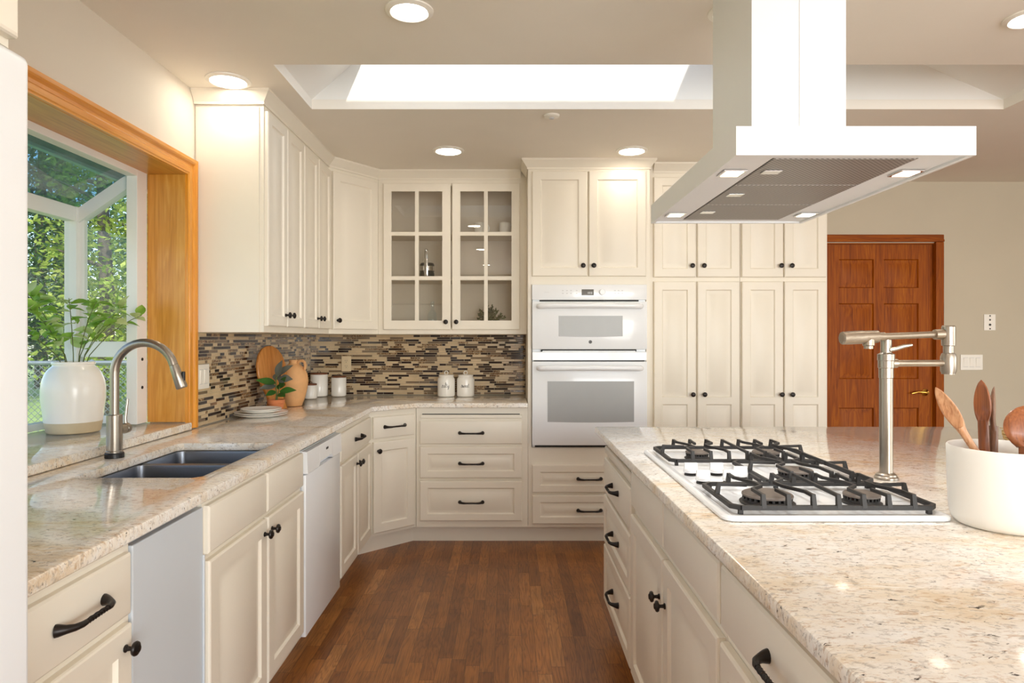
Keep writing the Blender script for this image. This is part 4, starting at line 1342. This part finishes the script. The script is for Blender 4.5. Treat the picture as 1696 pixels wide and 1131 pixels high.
# ------------------------------------------------------------------ ceiling fittings
def can(x, y, label, r=.084):
    t = thing('recessed_light', label, 'ceiling light', (x, y, CZ), 0, 'recessed ceiling lights')
    b = MB(); b.lathe([(r, -.0005), (r + .014, -.0005), (r + .013, -.005), (r - .004, -.011), (r - .008, -.008), (r - .006, -.0005)], seg=40, cap0=False, cap1=False)
    b.out('trim_ring', 'plate', t)
    b = MB(); b.lathe([(0, -.0075), (r - .0085, -.0075), (r - .0085, -.001), (0, -.001)], seg=40, cap0=False, cap1=False)
    b.out('diffuser', 'lamp', t, 0)
can(-.352, 2.36, 'lit recessed ceiling light at the top centre in front of the skylight', .072)
can(-1.265, 3.0, 'lit recessed ceiling light above the window side wall cabinet')
can(-.372, 4.12, 'lit recessed ceiling light above the glass door cabinet')
can(.765, 4.12, 'lit recessed ceiling light above the oven tower')
can(.80, 2.37, 'lit recessed ceiling light half hidden behind the hood chimney', .072)
for q_, (cx_, cy_) in enumerate(((-.352, .55), (.80, .55), (1.895, .55), (-.352, -1.3), (.80, -1.3), (1.895, -1.3), (3.2, 2.41), (3.2, .55))):  # extra ceiling lights out of view, added as overhead fill
    can(cx_, cy_, 'unseen recessed ceiling light added as fill over the rest of the room', .072)
can(1.895, 2.41, 'lit recessed ceiling light at the top right corner', .072)
t = thing('smoke_detector', 'small white round detector on the ceiling between skylight and glass cabinet', 'smoke detector', (.226, 3.47, CZ))
b = MB(); b.lathe([(0, -.014), (.025, -.014), (.038, -.010), (.042, -.004), (.042, -.0005), (0, -.0005)], seg=28); b.out('housing', 'plate', t)
b = MB(); b.lathe([(0, -.020), (.012, -.020), (.014, -.0145), (0, -.0145)], seg=16); b.out('sensor', 'faint', t)

# ------------------------------------------------------------------ things on the sill and counter
def leaf(b, base, d, nrm, L, w, fold=.25, droop=.2, n=5, mi=0):
    """one folded, drooping leaf blade"""
    d = Vector(d).normalized(); nrm = Vector(nrm); nrm = (nrm - d * nrm.dot(d))
    if nrm.length < 1e-4: nrm = d.orthogonal()
    nrm.normalize(); sd = d.cross(nrm)
    rows = []
    for i in range(n + 1):
        u = i / n
        c = Vector(base) + d * (L * u) - nrm * (droop * L * u * u)
        hw = w * .5 * max(.02, math.sin(PI * u ** .8)) 
        rows.append([b.bm.verts.new(c - sd * hw + nrm * fold * hw), b.bm.verts.new(c), b.bm.verts.new(c + sd * hw + nrm * fold * hw)])
    for r0, r1 in zip(rows, rows[1:]):
        b.face([r0[0], r0[1], r1[1], r1[0]], mi); b.face([r0[1], r0[2], r1[2], r1[1]], mi)

VX, VY, VZ = -1.790, 2.735, .955
t = thing('stoneware_vase', 'large white stoneware vase with a bare tan base on the window sill', 'vase', (VX, VY, VZ))
b = MB()
b.lathe([(0.1038, 0.0444), (0.1087, 0.0880), (0.1153, 0.1408), (0.1153, 0.1760), (0.1109, 0.2112), (0.1003, 0.2420), (0.0862, 0.2622), (0.0757, 0.2710), (0.0739, 0.2746), (0.0774, 0.2772), (0.0783, 0.2842), (0.0748, 0.2886), (0.0686, 0.2886), (0.0669, 0.2798), (0.0686, 0.2710), (0.0924, 0.2376), (0.1012, 0.1760), (0.0950, 0.0528), (0.0000, 0.0484)], seg=48, cap0=False, cap1=False)
b.out('glazed_body', 'ceramic', t, 50)
b = MB(); b.lathe([(0.0000, 0.0007), (0.0933, 0.0007), (0.0968, 0.0044), (0.1038, 0.0440), (0.0950, 0.0480), (0.0000, 0.0480)], seg=48, cap0=False, cap1=False); b.out('bare_base', 'stone', t, 50)
random.seed(5)
ends = [((-1.90, 2.62, 1.52), 15), ((-1.82, 2.50, 1.465), 13), ((-1.76, 2.66, 1.50), 13), ((-1.70, 2.74, 1.49), 12), ((-1.66, 2.86, 1.475), 13), ((-1.60, 2.90, 1.44), 13), ((-1.90, 2.40, 1.43), 11), ((-1.74, 2.86, 1.42), 10), ((-1.63, 2.80, 1.43), 10)]
spots = []
for i, (e, nl) in enumerate(ends):
    e = Vector(e)
    rd = Vector((e.x - VX, e.y - VY, 0)).normalized()
    st = Vector((VX, VY, VZ + .06)) + rd * .05; neck = Vector((VX + (e.x - VX) * .17, VY + (e.y - VY) * .10, VZ + .288))
    pts = []
    for k in range(11):
        u = k / 10
        p = st.lerp(neck, u / .45) if u < .45 else neck.lerp(e, (u - .45) / .55) + Vector((0, 0, .03 * math.sin(PI * (u - .45) / .55)))
        pts.append(p)
    t = thing('leafy_branch', 'leafy green branch standing in the white stoneware vase', 'branch', tuple(st), 0, 'leafy branches in the vase')
    L = [p - st for p in pts]
    b = MB(); b.tube(L, [.0028 - .00015 * k for k in range(11)], 6); b.out('stem', 'stem', t)
    b = MB()
    for k in range(nl + 7):
        u = .56 + .44 * (k + random.random() * .6) / (nl + 7)
        j = min(9, int(u * 10)); p = L[j].lerp(L[j + 1], u * 10 - j)
        d = Vector((random.uniform(-1, 1), random.uniform(-1, 1), random.uniform(-.15, .9)))
        ln = random.uniform(.050, .080)
        # leaves stay inside the bay of the window
        w_ = st + p + d.normalized() * ln
        if w_.x < -1.945: d.x = abs(d.x)
        if w_.y > 2.96: d.y = -abs(d.y)
        w_ = st + p + d.normalized() * ln * .5
        if any(i2 != i and (w_ - q2).length < .042 for i2, q2 in spots): continue
        spots.append((i, w_))
        leaf(b, p, d, Vector((random.uniform(-.5, .5), random.uniform(-.8, .2), 1)), ln, ln * random.uniform(.55, .72), .3, .25, 5, 1 if random.random() < .32 else 0)
    b.out('leaves', ['leaf', 'leafpale'], t, 60, recalc=False)

# cutting board leaning on the mosaic
t = thing('cutting_board', 'oval wooden cutting board with a fish tail leaning on the mosaic', 'cutting board', (-1.345, 3.88, CT1 + .0016), 0)
t.rotation_euler = (0, R(-9.0), R(-20))
b = MB()
out = []
def bw(s):   # half width along the height
    return s
prof = [(.035, 0), (.085, .0), (.072, .035), (.062, .065), (.075, .10), (.105, .15), (.124, .21), (.122, .27), (.100, .325), (.066, .360), (.03, .376), (.0, .379)]
right = [(y, z) for y, z in prof]; left = [(-y, z) for y, z in reversed(prof[:-1])]
loop_ = [(.0, .022)] + right + left
f = [(0, y, z) for y, z in loop_]; k = [(-.018, y, z) for y, z in loop_]
def shrink(q, s, x): 
    return [(x, p[1] * s, .19 + (p[2] - .19) * s) for p in q]
b.rings([shrink(f, .97, .0), shrink(f, 1, -.004), shrink(k, 1, -.014), shrink(k, .97, -.018)])
b.out('board', 'board', t, 40)

# small rubber plant in a terracotta pot
t = thing('potted_plant', 'small broad leaved plant in a terracotta pot on the counter', 'plant', (-1.3125, 3.752, CT1))
b = MB(); b.lathe([(.032, .0008), (.033, .003), (.044, .052), (.047, .054), (.0485, .074), (.044, .074), (.042, .066), (.0, .064)], seg=32, cap1=False); b.out('pot', 'terra', t, 40)
b = MB(); b.lathe([(0, .0645), (.0415, .0665), (0, .069)], seg=24, cap0=False, cap1=False); b.out('soil', 'soil', t)
b = MB(); b.tube([(0, 0, .066), (.003, 0, .10), (-.002, .004, .15), (0, 0, .19), (.01, 0, .225)], [.005, .0045, .004, .0035, .002], 8); b.tube([(.004, 0, .066), (.014, -.004, .11), (.022, -.004, .15)], [.004, .0035, .002], 8); b.out('stem', 'stem', t)
b = MB()
for base, d, L, w, mi in (((0, 0, .165), (-.9, -.3, .25), .105, .036, 0), ((0, 0, .15), (-.8, -.5, -.05), .085, .034, 1), ((.005, 0, .20), (.35, -.3, 1.1), .10, .040, 1), ((.008, 0, .21), (.75, -.2, .55), .105, .040, 1), ((.01, 0, .185), (.85, -.2, .1), .085, .045, 1),
                          ((.022, -.004, .14), (.45, -.3, .8), .075, .036, 0), ((.02, -.004, .12), (1, -.3, .15), .10, .034, 0), ((.02, -.004, .11), (.5, -.6, -.1), .07, .036, 0), ((0, 0, .12), (-.5, -.5, -.2), .06, .03, 0), ((0, 0, .18), (-.1, .6, .5), .08, .035, 1), ((.01, 0, .13), (.2, .6, .4), .07, .032, 0)):
    leaf(b, base, d, (d[0] * -.3, -.9, .8), L * 1.05, w * 1.35, .2, .12, 7, mi)
b.out('leaves', ['fig', 'figgrey'], t, 60, recalc=False)

# terracotta jug
t = thing('jug', 'blonde terracotta jug with a loop handle in the corner of the counter', 'jug', (-1.330, 4.12, CT1))
b = MB()
b.lathe([(.045, .0008), (.049, .004), (.066, .05), (.081, .11), (.086, .155), (.080, .20), (.060, .238), (.038, .256), (.028, .264), (.027, .274), (.031, .282), (.029, .286), (.022, .284), (.021, .262), (0, .255)], seg=40, cap1=False)
b.out('body', 'jug', t, 60)
b = MB(); b.tube([(.028, -.01, .268), (.04, -.012, .280), (.058, -.014, .281), (.071, -.016, .270), (.075, -.016, .250), (.070, -.015, .226)], [.0085, .009, .0095, .0095, .009, .009], 12); b.out('handle', 'jug', t)

# canisters
def canister(x, y, r, h, label):
    t = thing('canister', label, 'canister', (x, y, CT1))
    b = MB(); b.lathe([(r - .006, .0008), (r - .001, .006), (r, .012), (r, h - .003), (r - .003, h), (r - .008, h), (r - .01, h - .01), (0, h - .01)], seg=40, cap1=False); b.out('jar', 'ceramic', t, 50)
    b = MB(); b.lathe([(r - .012, h - .009), (r - .012, h + .0005), (r - .002, h + .001), (r - .001, h + .009), (r - .004, h + .011), (0, h + .011)], seg=40); ld = b.out('lid', 'lid', t, 40)
    b = MB(); b.tube([(-.009, 0, h + .0105), (-.010, 0, h + .020), (0, 0, h + .027), (.010, 0, h + .020), (.009, 0, h + .0105)], 1.0, sq=(.008, .002)); b.out('loop', 'leather', ld, 40)
canister(-1.375, 4.615, .045, .094, 'smallest white canister with wooden lid next to the terracotta jug')
canister(-1.372, 4.815, .062, .158, 'tallest white canister with wooden lid in the mosaic corner')
canister(-1.228, 4.81, .053, .136, 'middle sized white canister with wooden lid below the outlet')

# plates
def plate_(r, z, label):
    o_ = MB()
    o_.lathe([(0, .0), (r * .56, .0), (r * .60, .002), (r * .97, .0135), (r, .0165), (r * .985, .0178), (r * .93, .0155), (r * .62, .0058), (0, .0055)], seg=56, cap0=False, cap1=False)
    o = o_.out('dinner_plate', 'ceramic', None, 40, loc=(-1.325, 3.56, CT1 + z))
    tag(o, label, 'plate', 'stacked plates')
plate_(.138, .0008, 'large white plate at the bottom of the stack on the counter')
plate_(.138, .0100, 'large white plate second from the bottom of the stack')
plate_(.105, .0200, 'smaller white plate third from the bottom of the stack')
plate_(.105, .0280, 'smaller white plate on top of the stack')

# lettered jars
STR = {
    's': ([[(.0, .0), (.18, .45), (.30, .62), (.33, .45), (.38, .2), (.30, .02), (.1, .0)]], .45),
    'a': ([[(.36, .42), (.2, .5), (.04, .3), (.08, .04), (.22, .04), (.36, .3), (.38, .42), (.36, .1), (.46, .05)]], .48),
    'l': ([[(.0, .1), (.14, .6), (.2, 1.1), (.1, 1.1), (.08, .5), (.12, .05), (.24, .08)]], .28),
    't': ([[(.1, .95), (.1, .3), (.14, .04), (.26, .06)], [(-.04, .62), (.26, .66)]], .3),
    'y': ([[(.0, .48), (.06, .12), (.18, .08), (.32, .4), (.34, .5), (.32, 0.0), (.22, -.42), (.08, -.4), (.2, -.1), (.44, .1)]], .48),
    'w': ([[(.0, .5), (.06, .06), (.18, .1), (.26, .42), (.30, .06), (.44, .1), (.52, .5), (.6, .45)]], .62),
    'e': ([[(.0, .2), (.2, .26), (.26, .42), (.16, .5), (.04, .3), (.08, .05), (.22, .03), (.36, .14)]], .38),
}
def lettered_jar(x, y, word, label):
    t = thing('lettered_jar', label, 'jar', (x, y, CT1))
    b = MB()
    b.lathe([(.057, .0008), (.062, .006), (.063, .012), (.063, .118), (.060, .130), (.053, .139), (.052, .142), (.0, .142)], seg=48)
    jar = b.out('jar', 'ceramic', t, 40)
    b = MB(); b.lathe([(.0, .1424), (.053, .1424), (.0545, .145), (.0545, .154), (.050, .157), (.012, .158), (0, .158)], seg=40, cap0=False, cap1=False); ld = b.out('lid', 'ceramic', t, 40)
    b = MB(); b.tube([(.0125 * math.sin(a * PI / 10), 0, .170 - .0125 * math.cos(a * PI / 10)) for a in range(21)], .0032, 8); b.out('ring', 'ceramic', ld)
    sc = .030
    tot = sum(STR[c][1] for c in word) * sc * .95
    u = -tot / 2
    b = MB()
    for c in word:
        for st in STR[c][0]:
            # smooth the stroke, then lay it on the jar's wall
            pp = [Vector((p[0], p[1], 0)) for p in st]
            fine = []
            for i in range(len(pp) - 1):
                p0, p1, p2, p3 = pp[max(0, i - 1)], pp[i], pp[i + 1], pp[min(len(pp) - 1, i + 2)]
                for k in range(5):
                    s_ = k / 5
                    fine.append(.5 * ((2 * p1) + (p2 - p0) * s_ + (2 * p0 - 5 * p1 + 4 * p2 - p3) * s_ * s_ + (3 * p1 - p0 - 3 * p2 + p3) * s_ ** 3))
            fine.append(pp[-1])
            P = []
            for p in fine:
                a = (u + p.x * sc * .95) / .063
                P.append((.0633 * math.sin(a), -.0633 * math.cos(a), .068 + p.y * sc))
            b.tube(P, .00115, 5)
        u += STR[c][1] * sc * .95
    b.out('lettering', 'ink', jar, 0)
lettered_jar(-.449, 4.80, 'salty', 'white lidded jar lettered salty on the back counter')
lettered_jar(-.309, 4.80, 'sweet', 'white lidded jar lettered sweet on the back counter')

# ------------------------------------------------------------------ behind the glass doors
gx, gy = GX, 4.62
def mug(x, label):
    t = thing('mug', label, 'mug', (x, gy + .17, 2.0805))
    b = MB(); b.lathe([(.032, .0005), (.038, .003), (.041, .03), (.042, .088), (.040, .090), (.038, .086), (.036, .012), (0, .010)], seg=28, cap1=False); b.out('cup', 'ceramic', t, 50)
    b = MB(); b.tube([(.040, -.0, .072), (.058, -.003, .074), (.066, -.004, .055), (.062, -.004, .032), (.041, -.0, .022)], .0052, 8); b.out('handle', 'ceramic', t)
mug(-.205, 'white mug on the top glass cabinet shelf behind the middle bar'); mug(-.025, 'white mug at the right end of the top glass cabinet shelf')
t = thing('kitchen_gadget', 'tall chrome and black kitchen gadget on the middle shelf behind the left glass door', 'kitchen gadget', (-.585, gy + .16, 1.7605))  # chrome and black item of unidentified kind
b = MB(); b.lathe([(.050, .0005), (.052, .004), (.052, .045), (.048, .052), (.052, .060), (.052, .105), (.046, .118), (0, .120)], seg=28); b.out('body', 'black', t, 40)
b = MB(); b.lathe([(.0525, .062), (.0535, .063), (.0535, .095), (.0525, .096)], seg=28, cap0=False, cap1=False); b.out('band', 'chrome', t)
b = MB(); b.box(-.012, -.075, .0005, .014, -.056, .195, .003); b.lathe([(.0, .195), (.010, .195), (.012, .203), (.010, .212), (0, .214)], (.002, -.066, 0), seg=16); b.out('chrome_post', 'chrome', t, 40)
t = thing('glass_bottle', 'pale clear bottle on the bottom shelf behind the left glass door', 'bottle', (-.545, gy + .14, UZ0 + .0205))
b = MB(); b.lathe([(0, .0005), (.030, .0005), (.034, .006), (.034, .12), (.028, .135), (.013, .155), (.0125, .20), (.0145, .203), (.0145, .212), (0, .213)], seg=28, cap0=False, cap1=False); b.out('glass_body', 'bottle', t, 40)
t = thing('potted_plant', 'small bushy green plant in a dark pot behind the right glass door', 'plant', (-.135, gy + .15, UZ0 + .0205))
b = MB(); b.lathe([(.028, .0005), (.036, .05), (.038, .056), (.033, .056), (0, .050)], seg=24, cap1=False); b.out('pot', 'ink', t, 40)
random.seed(3)
b = MB(); b2 = MB()
for k in range(26):
    a = random.random() * 2 * PI; el = random.uniform(.3, 1.5)
    d = Vector((math.cos(a) * math.cos(el), math.sin(a) * math.cos(el), math.sin(el)))
    ln = random.uniform(.09, .155)
    b2.tube([(0, 0, .05), d * ln * .5 + Vector((0, 0, .06)), d * ln + Vector((0, 0, .05))], .0011, 4)
    for j in range(22):
        p = d * ln * random.uniform(.3, 1.05) + Vector((0, 0, .05))
        if p.y < -.105 or p.y > .14: continue
        dd = d + Vector((random.uniform(-1, 1), random.uniform(-1, 1), random.uniform(-.5, 1)))
        leaf(b, p, dd, Vector((random.uniform(-1, 1), -1, random.uniform(0, 1))), random.uniform(.014, .022), .011, .2, .1, 3)
b2.out('twigs', 'stem', t, 0); b.out('leaves', 'boxleaf', t, 60, recalc=False)

# ------------------------------------------------------------------ outside the window
random.seed(21)
b = MB()
nx, ny = 26, 30
grid = [[b.bm.verts.new((-1.7 - 34 * i / nx, -6 + 46 * j / ny, -.42 - .02 * (i % 2) + .05 * math.sin(i * .7 + j * .5) + (.05 * max(0, i - 14)))) for j in range(ny + 1)] for i in range(nx + 1)]
for i in range(nx):
    for j in range(ny):
        b.face([grid[i][j], grid[i + 1][j], grid[i + 1][j + 1], grid[i][j + 1]])
struct(b.out('ground_lawn', 'grass', None, 60))
# eave over the window, plus unseen slabs added to block sun at other openings
b = MB(); b.box(-2.86, -3.2, 2.52, -1.655, 6.3, 2.60); b.box(1.0, -5.6, 2.60, 8.5, -3.155, 2.68); b.box(5.655, -3.15, 2.60, 8.5, 5.0, 2.68)
ev = struct(b.out('eave_and_sun_screens', 'eave', None, 0))
b = MB(); b.box(-2.90, -3.2, 2.50, -2.861, 6.3, 2.66); struct(b.out('trim_4', 'trimw', None, 0))

def chain_fence(name, label, A, B, h, z0, nposts):
    A, B = Vector((A[0], A[1], 0)), Vector((B[0], B[1], 0))
    L = (B - A).length; ang = math.atan2((B - A).y, (B - A).x)
    t = thing(name, label, 'fence', (A.x, A.y, z0), ang)
    b = MB()
    b.tube([(0, 0, h), (L / 2, 0, h + .004), (L, 0, h)], .028, 8); b.out('top_rail', 'fence', t)
    for k in range(nposts):
        b = MB(); x = L * k / (nposts - 1); b.lathe([(.03, -.1), (.03, h + .03), (0, h + .05)], (x, .032, 0), seg=10); b.out('post', 'fence', t)
    b = MB(); s = .075; w = .0028
    n = int(L / s)
    def wire(x0, z0_, x1, z1_):
        d = Vector((x1 - x0, z1_ - z0_)).normalized(); px, pz = -d.y * w, d.x * w
        q = [(x0 + px, z0_ + pz), (x0 - px, z0_ - pz), (x1 - px, z1_ - pz), (x1 + px, z1_ + pz)]
        b.rings([[(p[0], -.004, p[1]) for p in q], [(p[0], .0, p[1]) for p in q]])
    for i in range(-int(h / s), n):
        for sg in (1, -1):
            xa, xb = i * s, i * s + h
            za, zb = (0, h) if sg > 0 else (h, 0)
            if xa < 0: za += (0 - xa) * sg; xa = 0
            if xb > L: zb -= (xb - L) * sg; xb = L
            wire(xa, za, xb, zb)
    o = b.out('chain_mesh', 'fence', t, 0)
    return t
chain_fence('chain_link_fence', 'grey chain link fence across the lawn outside the window', (-9.2, 7.6), (-3.2, 8.6), 1.45, -.42, 4)

def tree(x, y, H, cr, mat, label, n=900, trunk_r=.16, leafs=.22, low=.12):
    t = thing('tree', label, 'tree', (x, y, -.40), random.random() * 6, 'trees beyond the lawn')
    b = MB(); b.tube([(0, 0, -.1), (.05, .03, H * .3), (-.06, .05, H * .6), (.02, 0, H * .92)], [trunk_r * 1.15, trunk_r, trunk_r * .7, trunk_r * .25], 10)
    for k in range(7):
        a = random.random() * 6.28; z = H * random.uniform(.25, .8)
        b.tube([(0, 0, z), (math.cos(a) * cr * .4, math.sin(a) * cr * .4, z + cr * .15), (math.cos(a) * cr * .6, math.sin(a) * cr * .6, z + cr * .2)], [trunk_r * .3, trunk_r * .2, .02], 6)
    b.out('trunk', 'bark', t)
    b = MB()
    for c in range(n // 14):
        z = H * (low + (1 - low) * random.random()); u = (z / H - low) / (1 - low)
        rr = (cr - .5) * (math.sin(PI * min(1, max(.06, u * .8 + .2))) ** .7) * math.sqrt(random.random())
        a = random.random() * 6.28
        cc = Vector((math.cos(a) * rr, math.sin(a) * rr, z))
        for k in range(14):
            p = cc + Vector((random.uniform(-.42, .42), random.uniform(-.42, .42), random.uniform(-.35, .35)))
            d = Vector((random.uniform(-1, 1), random.uniform(-1, 1), random.uniform(-.9, .5))).normalized()
            nn = Vector((random.uniform(-.7, .7), random.uniform(-.7, .7), 1)); nn = (nn - d * nn.dot(d)).normalized(); sd = d.cross(nn)
            L = leafs * random.uniform(.6, 1.3)
            q = [p - d * L * .5, p + sd * L * .3 , p + d * L * .5, p - sd * L * .3]
            b.face([b.bm.verts.new(v) for v in q])
    b.out('crown', mat, t, 0, recalc=False)
TL = {'tree1': 'mid green leafy tree beyond the lawn', 'tree2': 'dark blue green tree in the shade beyond the lawn', 'tree3': 'sunlit yellow green tree beyond the lawn'}
for x, y, H, cr, m, n in ((-9.1, 15.0, 9, 1.75, 'tree3', 2300), (-12.9, 15.2, 10, 1.7, 'tree2', 2300), (-10.7, 19.2, 12, 1.85, 'tree1', 2400), (-14.6, 19.6, 12, 1.85, 'tree2', 2400), (-18.6, 19.4, 11, 1.8, 'tree1', 1800), (-6.9, 19.0, 11, 1.8, 'tree2', 1800),
                           (-12.7, 23.6, 14, 1.9, 'tree2', 2400), (-16.8, 23.9, 14, 1.9, 'tree1', 2400), (-8.6, 23.4, 13, 1.9, 'tree1', 1800), (-14.8, 28.1, 16, 2.0, 'tree1', 2400), (-19.1, 28.3, 16, 2.0, 'tree2', 2400), (-10.5, 27.9, 15, 2.0, 'tree2', 2000), (-17.2, 32.6, 17, 2.1, 'tree2', 2400), (-21.8, 32.8, 17, 2.1, 'tree2', 2200), (-13.0, 32.4, 17, 2.1, 'tree2', 2200), (-25.0, 37.5, 20, 2.2, 'tree2', 2400), (-20.2, 37.4, 20, 2.2, 'tree2', 2400), (-15.4, 37.2, 20, 2.2, 'tree2', 2200), (-28.5, 42.5, 22, 2.3, 'tree2', 2200), (-23.5, 42.4, 22, 2.3, 'tree2', 2200)):
    tree(x, y, H, cr, m, TL[m], int(n * 3.4), .10 + H * .006, .16, .06)
